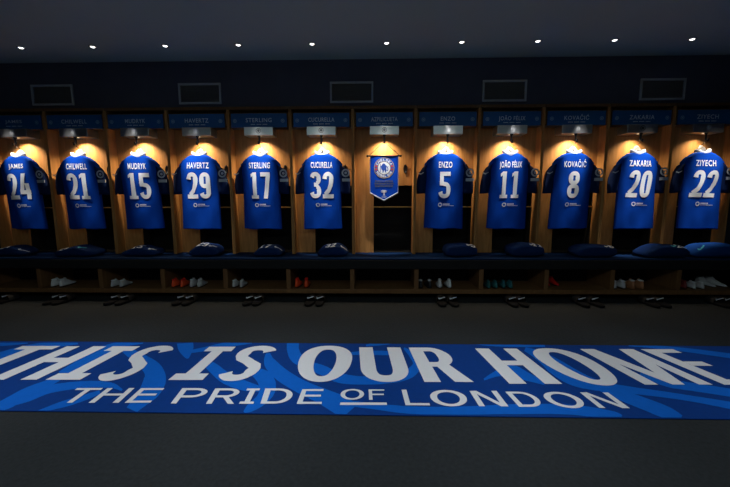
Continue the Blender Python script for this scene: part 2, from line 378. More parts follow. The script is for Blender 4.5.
MAT_SWIRLS = [[(-2.112, 2.349, -2.085, 2.32), (-2.144, 2.348, -2.109, 2.31), (-2.191, 2.347, -2.144, 2.296), (-2.245, 2.346, -2.182, 2.28), (-2.301, 2.345, -2.219, 2.262), (-2.351, 2.344, -2.249, 2.243), (-2.388, 2.336, -2.272, 2.225), (-2.414, 2.32, -2.291, 2.206), (-2.436, 2.301, -2.307, 2.185), (-2.456, 2.277, -2.323, 2.16), (-2.476, 2.248, -2.339, 2.131), (-2.496, 2.208, -2.356, 2.092), (-2.515, 2.16, -2.373, 2.045), (-2.532, 2.112, -2.388, 1.999), (-2.546, 2.071, -2.401, 1.96), (-2.555, 2.043, -2.41, 1.934)], [(-1.806, 1.874, -1.866, 1.925), (-1.801, 1.893, -1.87, 1.952), (-1.794, 1.921, -1.875, 1.991), (-1.786, 1.953, -1.881, 2.037), (-1.779, 1.988, -1.887, 2.086), (-1.773, 2.02, -1.891, 2.128), (-1.77, 2.051, -1.893, 2.165), (-1.768, 2.081, -1.895, 2.201), (-1.767, 2.111, -1.896, 2.235), (-1.765, 2.14, -1.893, 2.267), (-1.762, 2.166, -1.886, 2.297), (-1.755, 2.192, -1.875, 2.321), (-1.748, 2.217, -1.859, 2.342), (-1.739, 2.24, -1.837, 2.353), (-1.729, 2.262, -1.807, 2.354), (-1.717, 2.281, -1.777, 2.354), (-1.702, 2.298, -1.747, 2.355), (-1.683, 2.312, -1.715, 2.355), (-1.663, 2.324, -1.686, 2.356), (-1.646, 2.334, -1.662, 2.356), (-1.633, 2.341, -1.644, 2.357)], [(-1.824, 1.518, -1.894, 1.566), (-1.81, 1.518, -1.894, 1.578), (-1.8, 1.527, -1.894, 1.596), (-1.791, 1.541, -1.893, 1.616), (-1.783, 1.556, -1.893, 1.637), (-1.778, 1.572, -1.893, 1.656), (-1.778, 1.591, -1.893, 1.674), (-1.781, 1.611, -1.894, 1.691), (-1.785, 1.632, -1.894, 1.71), (-1.789, 1.652, -1.893, 1.73), (-1.79, 1.673, -1.889, 1.75), (-1.788, 1.695, -1.882, 1.771), (-1.784, 1.719, -1.873, 1.792), (-1.779, 1.743, -1.861, 1.812), (-1.774, 1.765, -1.85, 1.831), (-1.771, 1.785, -1.839, 1.845), (-1.77, 1.802, -1.829, 1.854), (-1.77, 1.815, -1.818, 1.86), (-1.77, 1.827, -1.808, 1.862), (-1.771, 1.836, -1.8, 1.863), (-1.771, 1.843, -1.794, 1.865)], [(-1.787, 1.58, -1.807, 1.596), (-1.781, 1.585, -1.809, 1.607), (-1.773, 1.592, -1.811, 1.622), (-1.762, 1.601, -1.814, 1.641), (-1.752, 1.611, -1.815, 1.661), (-1.743, 1.622, -1.815, 1.679), (-1.736, 1.636, -1.814, 1.698), (-1.731, 1.653, -1.812, 1.718), (-1.725, 1.67, -1.809, 1.739), (-1.717, 1.686, -1.801, 1.759), (-1.703, 1.7, -1.786, 1.776), (-1.683, 1.712, -1.762, 1.79), (-1.657, 1.724, -1.732, 1.802), (-1.627, 1.735, -1.698, 1.811), (-1.596, 1.744, -1.663, 1.818), (-1.567, 1.751, -1.63, 1.823), (-1.538, 1.755, -1.597, 1.826), (-1.508, 1.757, -1.565, 1.827), (-1.48, 1.757, -1.532, 1.826), (-1.453, 1.756, -1.501, 1.822), (-1.429, 1.754, -1.47, 1.815), (-1.409, 1.75, -1.44, 1.803), (-1.39, 1.745, -1.41, 1.786), (-1.371, 1.738, -1.384, 1.768), (-1.355, 1.731, -1.364, 1.753), (-1.343, 1.726, -1.35, 1.744)], [(-1.607, 1.53, -1.625, 1.545), (-1.597, 1.535, -1.62, 1.555), (-1.582, 1.542, -1.612, 1.569), (-1.564, 1.55, -1.603, 1.586), (-1.547, 1.56, -1.594, 1.602), (-1.532, 1.569, -1.584, 1.617), (-1.519, 1.578, -1.574, 1.629), (-1.507, 1.588, -1.563, 1.64), (-1.496, 1.598, -1.551, 1.651), (-1.486, 1.609, -1.54, 1.661), (-1.476, 1.621, -1.528, 1.672), (-1.465, 1.636, -1.516, 1.685), (-1.455, 1.653, -1.502, 1.698), (-1.446, 1.67, -1.488, 1.711), (-1.438, 1.685, -1.476, 1.723), (-1.432, 1.695, -1.468, 1.731)], [(-1.782, 2.295, -1.803, 2.348), (-1.767, 2.28, -1.789, 2.339), (-1.746, 2.26, -1.771, 2.328), (-1.72, 2.236, -1.751, 2.316), (-1.69, 2.209, -1.727, 2.301), (-1.658, 2.181, -1.701, 2.285), (-1.622, 2.152, -1.67, 2.267), (-1.583, 2.122, -1.634, 2.245), (-1.544, 2.092, -1.596, 2.221), (-1.506, 2.062, -1.556, 2.196), (-1.471, 2.033, -1.518, 2.171), (-1.436, 2.003, -1.483, 2.149), (-1.402, 1.973, -1.447, 2.126), (-1.372, 1.945, -1.411, 2.102), (-1.348, 1.921, -1.372, 2.074), (-1.332, 1.903, -1.333, 2.041), (-1.323, 1.889, -1.295, 2.005), (-1.317, 1.879, -1.26, 1.966), (-1.315, 1.873, -1.226, 1.925), (-1.314, 1.869, -1.196, 1.883), (-1.312, 1.865, -1.171, 1.841), (-1.31, 1.86, -1.15, 1.8), (-1.304, 1.85, -1.136, 1.763), (-1.297, 1.835, -1.127, 1.733), (-1.288, 1.815, -1.122, 1.707), (-1.279, 1.795, -1.118, 1.683), (-1.27, 1.775, -1.117, 1.661), (-1.261, 1.752, -1.119, 1.641), (-1.253, 1.727, -1.122, 1.623), (-1.244, 1.702, -1.126, 1.608), (-1.237, 1.678, -1.128, 1.593), (-1.23, 1.655, -1.131, 1.577), (-1.224, 1.631, -1.133, 1.56), (-1.219, 1.61, -1.135, 1.545), (-1.214, 1.591, -1.136, 1.532), (-1.211, 1.579, -1.143, 1.531)], [(-2.732, 2.263, -2.809, 2.33), (-2.708, 2.266, -2.783, 2.331), (-2.673, 2.271, -2.744, 2.334), (-2.634, 2.277, -2.7, 2.337), (-2.595, 2.284, -2.655, 2.339), (-2.562, 2.291, -2.615, 2.34), (-2.535, 2.298, -2.58, 2.341), (-2.51, 2.306, -2.547, 2.341), (-2.487, 2.315, -2.516, 2.342), (-2.469, 2.322, -2.49, 2.342), (-2.455, 2.327, -2.471, 2.342)], [(-1.39, 2.344, -1.286, 2.363), (-1.38, 2.328, -1.285, 2.363), (-1.367, 2.307, -1.277, 2.349), (-1.351, 2.282, -1.262, 2.323), (-1.335, 2.257, -1.249, 2.298), (-1.319, 2.236, -1.237, 2.275), (-1.304, 2.217, -1.228, 2.253), (-1.288, 2.199, -1.22, 2.231), (-1.271, 2.181, -1.213, 2.21), (-1.256, 2.165, -1.208, 2.192), (-1.241, 2.15, -1.203, 2.176), (-1.228, 2.137, -1.199, 2.163), (-1.217, 2.127, -1.195, 2.149), (-1.207, 2.119, -1.192, 2.137), (-1.199, 2.114, -1.188, 2.126), (-1.193, 2.11, -1.186, 2.119)], [(-1.226, 2.186, -1.254, 2.231), (-1.214, 2.191, -1.242, 2.239), (-1.197, 2.198, -1.227, 2.249), (-1.176, 2.206, -1.208, 2.261), (-1.153, 2.216, -1.187, 2.275), (-1.131, 2.226, -1.166, 2.289), (-1.107, 2.238, -1.145, 2.306), (-1.082, 2.252, -1.122, 2.325), (-1.056, 2.266, -1.098, 2.346), (-1.029, 2.28, -1.071, 2.364), (-1.002, 2.293, -1.037, 2.367), (-0.972, 2.307, -1.0, 2.368), (-0.94, 2.321, -0.96, 2.369), (-0.907, 2.335, -0.921, 2.369), (-0.879, 2.348, -0.887, 2.37), (-0.858, 2.356, -0.864, 2.37)], [(-1.095, 2.069, -1.107, 2.118), (-1.078, 2.052, -1.092, 2.111), (-1.054, 2.029, -1.071, 2.102), (-1.028, 2.002, -1.046, 2.09), (-1.001, 1.975, -1.018, 2.075), (-0.976, 1.95, -0.988, 2.055), (-0.952, 1.926, -0.957, 2.03), (-0.926, 1.898, -0.927, 2.002), (-0.897, 1.869, -0.899, 1.976), (-0.866, 1.84, -0.873, 1.952), (-0.834, 1.814, -0.848, 1.932), (-0.803, 1.794, -0.822, 1.912), (-0.772, 1.776, -0.793, 1.893), (-0.742, 1.761, -0.764, 1.874), (-0.713, 1.748, -0.734, 1.856), (-0.684, 1.739, -0.706, 1.839), (-0.656, 1.734, -0.676, 1.821), (-0.626, 1.732, -0.643, 1.804), (-0.599, 1.733, -0.612, 1.788), (-0.576, 1.734, -0.585, 1.774), (-0.559, 1.735, -0.566, 1.764)], [(-0.711, 1.914, -0.717, 2.0), (-0.698, 1.897, -0.704, 1.995), (-0.679, 1.875, -0.686, 1.99), (-0.66, 1.85, -0.662, 1.98), (-0.645, 1.829, -0.636, 1.965), (-0.637, 1.815, -0.609, 1.94), (-0.631, 1.804, -0.586, 1.91), (-0.625, 1.793, -0.566, 1.877), (-0.62, 1.785, -0.548, 1.842), (-0.616, 1.779, -0.534, 1.803), (-0.614, 1.776, -0.523, 1.762), (-0.611, 1.77, -0.519, 1.726), (-0.608, 1.757, -0.519, 1.696), (-0.605, 1.739, -0.523, 1.67), (-0.603, 1.72, -0.528, 1.648), (-0.603, 1.701, -0.534, 1.628), (-0.604, 1.684, -0.543, 1.61), (-0.608, 1.666, -0.553, 1.593), (-0.614, 1.647, -0.563, 1.579), (-0.619, 1.629, -0.573, 1.568), (-0.623, 1.613, -0.582, 1.559), (-0.625, 1.599, -0.589, 1.553), (-0.625, 1.586, -0.597, 1.55), (-0.625, 1.575, -0.604, 1.548), (-0.625, 1.566, -0.61, 1.547), (-0.624, 1.559, -0.614, 1.546)], [(-0.711, 2.2, -0.686, 2.205), (-0.708, 2.18, -0.675, 2.185), (-0.704, 2.151, -0.661, 2.159), (-0.697, 2.113, -0.647, 2.134), (-0.683, 2.067, -0.634, 2.116), (-0.663, 2.019, -0.622, 2.102), (-0.64, 1.979, -0.608, 2.084), (-0.616, 1.943, -0.589, 2.06), (-0.59, 1.91, -0.568, 2.033), (-0.564, 1.878, -0.545, 2.006), (-0.536, 1.848, -0.522, 1.98), (-0.507, 1.819, -0.496, 1.953), (-0.477, 1.792, -0.467, 1.925), (-0.447, 1.767, -0.438, 1.897), (-0.418, 1.743, -0.409, 1.872), (-0.391, 1.721, -0.382, 1.849), (-0.364, 1.701, -0.356, 1.83), (-0.339, 1.682, -0.331, 1.814), (-0.315, 1.665, -0.306, 1.798), (-0.293, 1.649, -0.281, 1.783), (-0.272, 1.632, -0.257, 1.768), (-0.252, 1.614, -0.233, 1.753), (-0.232, 1.596, -0.21, 1.739), (-0.213, 1.578, -0.187, 1.725), (-0.195, 1.562, -0.166, 1.712), (-0.18, 1.548, -0.146, 1.697), (-0.168, 1.546, -0.127, 1.681), (-0.156, 1.546, -0.11, 1.664), (-0.144, 1.546, -0.096, 1.648), (-0.134, 1.546, -0.085, 1.635), (-0.126, 1.546, -0.077, 1.626)], [(-0.613, 2.374, -0.526, 2.369), (-0.612, 2.365, -0.523, 2.35), (-0.606, 2.341, -0.519, 2.327), (-0.599, 2.308, -0.515, 2.305), (-0.589, 2.269, -0.511, 2.287), (-0.577, 2.231, -0.507, 2.274), (-0.565, 2.198, -0.501, 2.257), (-0.553, 2.166, -0.494, 2.239), (-0.539, 2.134, -0.487, 2.221), (-0.523, 2.103, -0.48, 2.206), (-0.505, 2.076, -0.473, 2.192), (-0.487, 2.055, -0.465, 2.176), (-0.47, 2.04, -0.456, 2.157), (-0.453, 2.028, -0.445, 2.137), (-0.436, 2.017, -0.431, 2.118), (-0.417, 2.004, -0.414, 2.1), (-0.396, 1.988, -0.396, 2.086), (-0.374, 1.971, -0.375, 2.074), (-0.352, 1.954, -0.351, 2.063), (-0.33, 1.937, -0.327, 2.05), (-0.309, 1.92, -0.302, 2.034), (-0.288, 1.903, -0.276, 2.014), (-0.267, 1.883, -0.253, 1.992), (-0.243, 1.863, -0.23, 1.971), (-0.218, 1.844, -0.209, 1.954), (-0.191, 1.83, -0.187, 1.94), (-0.162, 1.822, -0.162, 1.928), (-0.133, 1.817, -0.134, 1.919), (-0.104, 1.815, -0.105, 1.911), (-0.074, 1.815, -0.076, 1.906), (-0.045, 1.815, -0.046, 1.903), (-0.014, 1.816, -0.015, 1.902), (0.018, 1.819, 0.017, 1.904), (0.05, 1.822, 0.049, 1.908), (0.08, 1.828, 0.079, 1.914), (0.109, 1.835, 0.106, 1.923), (0.135, 1.843, 0.13, 1.935), (0.16, 1.853, 0.153, 1.95), (0.184, 1.866, 0.174, 1.967), (0.206, 1.881, 0.192, 1.985), (0.227, 1.899, 0.207, 2.001), (0.245, 1.923, 0.219, 2.016), (0.262, 1.952, 0.229, 2.031), (0.276, 1.985, 0.238, 2.045), (0.288, 2.02, 0.244, 2.058), (0.296, 2.06, 0.248, 2.067), (0.299, 2.102, 0.249, 2.074), (0.295, 2.138, 0.249, 2.089), (0.289, 2.169, 0.246, 2.11), (0.281, 2.195, 0.242, 2.135), (0.273, 2.219, 0.237, 2.16), (0.263, 2.243, 0.233, 2.185), (0.25, 2.265, 0.226, 2.213), (0.237, 2.284, 0.219, 2.241), (0.226, 2.299, 0.212, 2.266), (0.218, 2.31, 0.207, 2.285)], [(-0.177, 2.182, -0.18, 2.212), (-0.163, 2.182, -0.167, 2.216), (-0.144, 2.182, -0.148, 2.224), (-0.122, 2.183, -0.126, 2.232), (-0.097, 2.183, -0.101, 2.239), (-0.072, 2.183, -0.075, 2.244), (-0.044, 2.184, -0.046, 2.248), (-0.013, 2.184, -0.014, 2.25), (0.019, 2.184, 0.019, 2.252), (0.05, 2.183, 0.051, 2.252), (0.078, 2.183, 0.081, 2.25), (0.104, 2.183, 0.108, 2.247), (0.13, 2.182, 0.135, 2.241), (0.154, 2.182, 0.159, 2.235), (0.174, 2.181, 0.179, 2.23), (0.188, 2.181, 0.193, 2.226)], [(-0.048, 2.321, -0.05, 2.348), (-0.037, 2.323, -0.04, 2.356), (-0.021, 2.325, -0.024, 2.368), (-0.002, 2.327, -0.006, 2.379), (0.017, 2.33, 0.014, 2.379), (0.036, 2.334, 0.034, 2.379), (0.056, 2.34, 0.055, 2.379), (0.078, 2.348, 0.078, 2.379), (0.101, 2.356, 0.101, 2.379), (0.12, 2.363, 0.12, 2.379), (0.134, 2.368, 0.134, 2.379)], [(-0.166, 1.619, -0.167, 1.672), (-0.144, 1.615, -0.145, 1.667), (-0.114, 1.61, -0.114, 1.66), (-0.079, 1.603, -0.078, 1.653), (-0.042, 1.596, -0.04, 1.646), (-0.007, 1.589, -0.003, 1.639), (0.027, 1.582, 0.032, 1.634), (0.061, 1.574, 0.067, 1.628), (0.097, 1.566, 0.104, 1.623), (0.134, 1.559, 0.142, 1.618), (0.175, 1.554, 0.183, 1.616), (0.218, 1.551, 0.227, 1.614), (0.263, 1.551, 0.274, 1.613), (0.311, 1.551, 0.323, 1.614), (0.361, 1.552, 0.374, 1.615), (0.412, 1.553, 0.427, 1.618), (0.467, 1.554, 0.484, 1.622), (0.525, 1.556, 0.546, 1.628), (0.584, 1.559, 0.609, 1.635), (0.643, 1.561, 0.672, 1.641), (0.697, 1.562, 0.73, 1.645), (0.748, 1.564, 0.785, 1.647), (0.797, 1.565, 0.837, 1.649), (0.844, 1.566, 0.887, 1.65), (0.889, 1.565, 0.934, 1.649), (0.929, 1.563, 0.978, 1.645), (0.968, 1.558, 1.02, 1.638), (1.004, 1.55, 1.058, 1.629), (1.042, 1.549, 1.093, 1.618), (1.077, 1.549, 1.121, 1.607), (1.105, 1.549, 1.144, 1.598), (1.125, 1.549, 1.159, 1.59), (1.139, 1.549, 1.167, 1.582), (1.149, 1.549, 1.171, 1.574), (1.156, 1.549, 1.173, 1.568), (1.162, 1.549, 1.175, 1.564)], [(0.626, 1.872, 0.628, 1.892), (0.639, 1.879, 0.641, 1.904), (0.657, 1.89, 0.659, 1.923), (0.678, 1.902, 0.682, 1.944), (0.699, 1.912, 0.707, 1.967), (0.718, 1.919, 0.731, 1.987), (0.736, 1.922, 0.754, 2.006), (0.753, 1.923, 0.779, 2.026), (0.768, 1.921, 0.805, 2.044), (0.781, 1.917, 0.832, 2.058), (0.792, 1.913, 0.858, 2.06), (0.803, 1.909, 0.877, 2.048), (0.816, 1.902, 0.89, 2.027), (0.83, 1.893, 0.899, 2.003), (0.845, 1.883, 0.906, 1.979), (0.861, 1.872, 0.915, 1.959), (0.878, 1.863, 0.925, 1.939), (0.896, 1.853, 0.938, 1.918), (0.914, 1.843, 0.949, 1.899), (0.929, 1.835, 0.959, 1.882), (0.939, 1.83, 0.966, 1.87)], [(0.683, 2.377, 0.684, 2.377), (0.701, 2.377, 0.702, 2.377), (0.723, 2.37, 0.727, 2.377), (0.749, 2.359, 0.757, 2.377), (0.779, 2.349, 0.789, 2.377), (0.811, 2.341, 0.824, 2.377), (0.847, 2.336, 0.862, 2.377), (0.887, 2.333, 0.904, 2.377), (0.93, 2.33, 0.948, 2.377), (0.973, 2.329, 0.992, 2.377), (1.012, 2.328, 1.033, 2.377), (1.051, 2.327, 1.072, 2.376), (1.091, 2.328, 1.111, 2.372), (1.129, 2.329, 1.147, 2.369), (1.161, 2.33, 1.178, 2.366), (1.184, 2.331, 1.2, 2.364)], [(1.015, 2.266, 1.051, 2.326), (1.019, 2.247, 1.062, 2.318), (1.025, 2.22, 1.078, 2.307), (1.031, 2.19, 1.097, 2.293), (1.036, 2.158, 1.115, 2.276), (1.039, 2.127, 1.131, 2.255), (1.039, 2.095, 1.144, 2.231), (1.039, 2.06, 1.155, 2.206), (1.038, 2.024, 1.165, 2.18), (1.038, 1.988, 1.175, 2.155), (1.042, 1.956, 1.183, 2.13), (1.047, 1.927, 1.191, 2.102), (1.053, 1.899, 1.197, 2.074), (1.061, 1.873, 1.203, 2.046), (1.072, 1.848, 1.21, 2.02), (1.087, 1.828, 1.217, 1.995), (1.104, 1.812, 1.226, 1.97), (1.125, 1.799, 1.235, 1.944), (1.149, 1.79, 1.246, 1.918), (1.173, 1.781, 1.259, 1.895), (1.199, 1.774, 1.275, 1.876), (1.226, 1.768, 1.294, 1.861), (1.254, 1.764, 1.317, 1.85), (1.283, 1.76, 1.342, 1.84), (1.312, 1.757, 1.369, 1.831), (1.343, 1.752, 1.397, 1.821), (1.375, 1.745, 1.427, 1.81), (1.409, 1.737, 1.46, 1.8), (1.443, 1.729, 1.494, 1.789), (1.476, 1.721, 1.527, 1.779), (1.506, 1.713, 1.557, 1.769), (1.533, 1.705, 1.583, 1.76), (1.556, 1.698, 1.607, 1.752), (1.579, 1.69, 1.63, 1.743), (1.603, 1.681, 1.654, 1.734), (1.628, 1.671, 1.682, 1.725), (1.658, 1.657, 1.715, 1.713), (1.692, 1.64, 1.754, 1.699), (1.725, 1.624, 1.792, 1.685), (1.753, 1.609, 1.825, 1.674), (1.773, 1.599, 1.847, 1.666)], [(1.764, 2.356, 1.777, 2.375), (1.78, 2.352, 1.796, 2.375), (1.801, 2.348, 1.821, 2.375), (1.827, 2.343, 1.852, 2.375), (1.857, 2.336, 1.888, 2.375), (1.89, 2.327, 1.928, 2.374), (1.927, 2.316, 1.971, 2.37), (1.968, 2.304, 2.016, 2.361), (2.012, 2.29, 2.063, 2.349), (2.056, 2.275, 2.111, 2.337), (2.098, 2.26, 2.157, 2.323), (2.142, 2.241, 2.205, 2.307), (2.189, 2.22, 2.256, 2.288), (2.233, 2.199, 2.305, 2.269), (2.271, 2.181, 2.346, 2.253), (2.297, 2.168, 2.374, 2.241)], [(1.179, 1.824, 1.21, 1.864), (1.187, 1.806, 1.226, 1.854), (1.199, 1.781, 1.248, 1.841), (1.213, 1.753, 1.273, 1.825), (1.227, 1.725, 1.298, 1.808), (1.24, 1.701, 1.32, 1.792), (1.253, 1.681, 1.338, 1.775), (1.266, 1.661, 1.355, 1.758), (1.279, 1.643, 1.371, 1.741), (1.292, 1.625, 1.385, 1.724), (1.304, 1.609, 1.399, 1.707), (1.315, 1.593, 1.412, 1.691), (1.325, 1.577, 1.424, 1.675), (1.335, 1.562, 1.435, 1.659), (1.346, 1.549, 1.444, 1.644), (1.365, 1.549, 1.45, 1.63), (1.383, 1.55, 1.454, 1.616), (1.4, 1.55, 1.455, 1.6), (1.415, 1.55, 1.455, 1.586), (1.427, 1.55, 1.454, 1.573), (1.436, 1.55, 1.454, 1.565)], [(1.532, 1.939, 1.573, 1.984), (1.539, 1.921, 1.587, 1.973), (1.549, 1.896, 1.605, 1.956), (1.56, 1.868, 1.626, 1.938), (1.575, 1.842, 1.649, 1.92), (1.592, 1.821, 1.671, 1.905), (1.613, 1.807, 1.694, 1.894), (1.637, 1.798, 1.717, 1.884), (1.663, 1.79, 1.743, 1.875), (1.691, 1.783, 1.77, 1.866), (1.72, 1.773, 1.8, 1.854), (1.754, 1.761, 1.835, 1.841), (1.793, 1.746, 1.875, 1.825), (1.832, 1.732, 1.915, 1.809), (1.865, 1.72, 1.948, 1.796), (1.888, 1.711, 1.972, 1.787)]]

# ------------------------------------------------------------------ the bays: what is printed where
W = 0.65
LEFT0 = -4.11
BAYS = [  # number, printed name, number in words, shirt shift, tilt of body, lamp power factor, lamp y, steel tone
    ('24', 'JAMES', 'twenty-four', 0.0, 0.0, 1.0),
    ('21', 'CHILWELL', 'twenty-one', 0.0, 0.0, 1.1),
    ('15', 'MUDRYK', 'fifteen', 0.0, 0.0, 1.05),
    ('29', 'HAVERTZ', 'twenty-nine', 0.0, 0.05, 0.8),
    ('17', 'STERLING', 'seventeen', 0.0, 0.02, 1.05),
    ('32', 'CUCURELLA', 'thirty-two', 0.0, 0.05, 1.0),
    (None, 'AZPILICUETA', None, 0.0, 0.0, 1.0),
    ('5', 'ENZO', 'five', -0.015, 0.0, 1.0),
    ('11', 'JOÃO FÉLIX', 'eleven', 0.0, 0.0, 1.0),
    ('8', 'KOVAČIĆ', 'eight', 0.0, 0.0, 1.0),
    ('20', 'ZAKARIA', 'twenty', 0.0, 0.05, 0.5),
    ('22', 'ZIYECH', 'twenty-two', 0.0, 0.05, 0.32),
]
def bay_x(i): return LEFT0 + W * i + W / 2
def bay_phrase(i):
    return 'the pennant bay' if BAYS[i][2] is None else 'the shirt numbered ' + BAYS[i][2]

# ------------------------------------------------------------------ setting
tag(MB().box(-4.2, 3.8, -3.0, 4.2, -0.10, 0.0).build('floor', M['floor']), kind='structure')
tag(MB().box(-4.2, 3.8, -3.0, 4.2, CEIL_Z, CEIL_Z + 0.1).build('ceiling', M['ceiling']), kind='structure')
tag(MB().box(-4.14, 3.72, 4.08, 4.2, 0.0, CEIL_Z).build('wall_back', M['navy_wall']), kind='structure')
tag(MB().box(-4.14, 3.72, 3.75, 4.08, 1.967, CEIL_Z).build('wall_bulkhead', M['navy_wall']), kind='structure')
tag(MB().box(-4.24, -4.14, -3.0, 4.2, 0.0, CEIL_Z).build('wall_left', M['side_wall']), kind='structure')
tag(MB().box(3.72, 3.82, -3.0, 4.2, 0.0, CEIL_Z).build('wall_right', M['side_wall']), kind='structure')

# room lamp housings (behind and above the camera)
p = MB().box(-2.55, 1.95, 0.08, 0.42, CEIL_Z - 0.44, CEIL_Z - 0.39, 0.004).cyl((-2.2, .25, CEIL_Z - .39), (-2.2, .25, CEIL_Z - .001), .006).cyl((1.6, .25, CEIL_Z - .39), (1.6, .25, CEIL_Z - .001), .006).build('ceiling_light', M['grey_metal'])
tag(p, 'long grey linear light hung over the middle of the room', 'ceiling light')

# ------------------------------------------------------------------ lockers
def make_locker(i):
    num, name, word = BAYS[i][:3]; cx = bay_x(i); l, r = -W / 2, W / 2
    root = empty('locker', (cx, FRONT_Y, 0.44))
    if word: tag(root, f'open oak locker bay behind the blue shirt numbered {word}', 'locker', 'oak locker bays along the wall')
    else: tag(root, 'open oak locker bay holding the hanging pennant and no shirt', 'locker', 'oak locker bays along the wall')
    def L(mb, nm, m, par=root):
        mb.v = [(x, y - FRONT_Y, z - 0.44) for x, y, z in mb.v] if par is root else mb.v
        return mb.build(nm, m, par)
    T = 0.016; rl, rr, rt = -0.109, r - T, 1.160
    b = MB()
    b.box(l + T, rl, BACK_Y, BACK_Y + 0.02, 0.426, 1.935); b.box(rl, rr, BACK_Y, BACK_Y + 0.02, rt, 1.935)
    L(b, 'back_panel', M['oak'])
    for s in (-1, 1):
        x0, x1 = (l + 0.001, l + T) if s < 0 else (r - T, r - 0.001)
        L(MB().box(x0, x1, FRONT_Y, BACK_Y + 0.02, 0.426, 1.935, 0.002), 'side_panel', M['oak'])
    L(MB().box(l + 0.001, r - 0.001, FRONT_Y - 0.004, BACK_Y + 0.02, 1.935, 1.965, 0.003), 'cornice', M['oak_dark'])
    rc = MB(); yb = 4.05
    rc.box(rl, rr, yb, yb + 0.01, 0.426, rt); rc.box(rl - 0.01, rl, BACK_Y + 0.02, yb, 0.426, rt)
    rc.box(rr, rr + 0.01, BACK_Y + 0.021, yb, 0.426, rt); rc.box(rl, rr, BACK_Y + 0.02, yb, rt, rt + 0.01)
    rc.box(rl, rr, BACK_Y + 0.004, yb, 0.4262, 0.434)
    L(rc, 'recess', [M['black']])
    L(MB().box(rl, rr, BACK_Y + 0.004, BACK_Y + 0.03, 0.922, 0.934, 0.002), 'rail', M['brass'])
    # hood board behind the name plate
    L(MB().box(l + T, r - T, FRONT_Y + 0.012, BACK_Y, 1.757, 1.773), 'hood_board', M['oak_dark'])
    pl = L(MB().box(-0.291, 0.291, FRONT_Y - 0.004, FRONT_Y + 0.010, 1.757, 1.897, 0.002), 'name_plate', M['plate'])
    tx = MB(); yy = -0.0055; n = len(name)
    upright(tx, text_geo(name, min(0.27, 0.034 * n + 0.01), 0.042, 0.008, 0.12), 0, 1.808 - 0.44, yy)
    for k in range(14):
        if k in (4, 9): continue
        tx.box(-0.085 + k * 0.0125, -0.085 + k * 0.0125 + 0.009, yy, yy + 0.0015, 1.783 - 0.44, 1.790 - 0.44)
    tx.build('lettering', M['plate_text'], pl)
    for s in (-1, 1):
        cr = MB().ring(s * 0.25, yy, 1.822 - 0.44, 0.013, 0.019, 20); cr.disc(s * 0.25, yy, 1.822 - 0.44, 0.008, 12)
        cr.build('crest', M['plate_crest'], pl)
    lh = L(MB().box(-0.150, 0.150, 3.704, BACK_Y, 1.671, 1.756, 0.003), 'lamp_housing', M['steel'])
    em = MB(); ye = 3.7025 - FRONT_Y
    em.ring(0, ye, 1.718 - 0.44, 0.020, 0.026); em.disc(0, ye, 1.718 - 0.44, 0.014, 16)
    em.build('crest', M['enamel'] if i in (0, 1, 2, 3, 7, 8, 9, 11) else M['steel_dark'], lh)
    ln = MB().disc(0, LAMP_Y[i] - FRONT_Y, 1.670 - 0.44, 0.012, 20, axis='z')
    ln.build('lamp_lens', M['lens'], lh)
    hk = MB(); hy = 3.725
    hk.cyl((0, hy, 1.6715), (0, hy, 1.660), 0.016)
    hk.cyl((0, hy, 1.671), (0, hy, 1.605), 0.010); hk.cyl((0, hy, 1.605), (0, hy - 0.028, 1.588), 0.009); hk.cyl((0, hy - 0.028, 1.588), (0, hy - 0.036, 1.612), 0.006)
    L(hk, 'hook', M['dark_metal'])
    lk = MB()
    R_ = [[(0.232 + 0.020 * k * math.cos(a), BACK_Y - d, 1.335 + 0.05 * k * math.sin(a)) for a in [2 * math.pi * q / 20 for q in range(20)]] for k, d in ((1, 0.0), (1, 0.008), (0.75, 0.012), (0.7, 0.008))]
    lk.loft(R_, cap1=True)
    lo = L(lk, 'lock', M['dark_metal'])
    kh = MB().cyl((0.282, BACK_Y - FRONT_Y, 1.335 - 0.44), (0.282, BACK_Y - FRONT_Y - 0.006, 1.335 - 0.44), 0.007); kh.build('button', M['dark_metal'], lo)
    spot('bay_lamp_light', (cx, LAMP_Y[i], 1.664), LAMP_W * BAYS[i][5], math.radians(128), 1.0, (1.0, 0.80, 0.56), math.radians(LAMP_TILT), 0.012)
    return root
LAMP_W = 22.0; LAMP_TILT = 8
LAMP_Y = [3.760] * 12
for i in range(12): make_locker(i)

# ------------------------------------------------------------------ bench with boot shelf
bench = empty('bench', (-0.21, 3.46, 0.0))
tag(bench, 'long low bench with navy padded seat and oak boot shelf under the lockers', 'bench')
bx = 0.21; by = -3.46
def B(mb, nm, m):
    mb.v = [(x + bx, y + by, z) for x, y, z in mb.v]; return mb.build(nm, m, bench)
B(MB().box(-4.12, 3.70, 3.462, 3.73, 0.410, 0.425, 0.005), 'seat_cushion', M['leather'])
B(MB().box(-4.12, 3.70, 3.455, 3.86, 0.315, 0.409, 0.008), 'seat_base', M['leather_dark'])
B(MB().box(-4.12, 3.70, 3.731, 4.06, 0.410, 0.424, 0.004), 'seat_back_edge', M['leather'])
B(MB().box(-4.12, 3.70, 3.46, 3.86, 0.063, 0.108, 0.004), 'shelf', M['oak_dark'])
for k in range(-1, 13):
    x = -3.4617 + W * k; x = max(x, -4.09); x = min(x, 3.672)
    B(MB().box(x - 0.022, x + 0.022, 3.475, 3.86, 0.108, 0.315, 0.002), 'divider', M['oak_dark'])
B(MB().box(-4.12, 3.70, 3.86, 3.875, 0.0, 0.394), 'back_board', M['black'])
B(MB().box(-4.12, 3.70, 3.74, 3.76, 0.0, 0.063), 'plinth', M['black'])

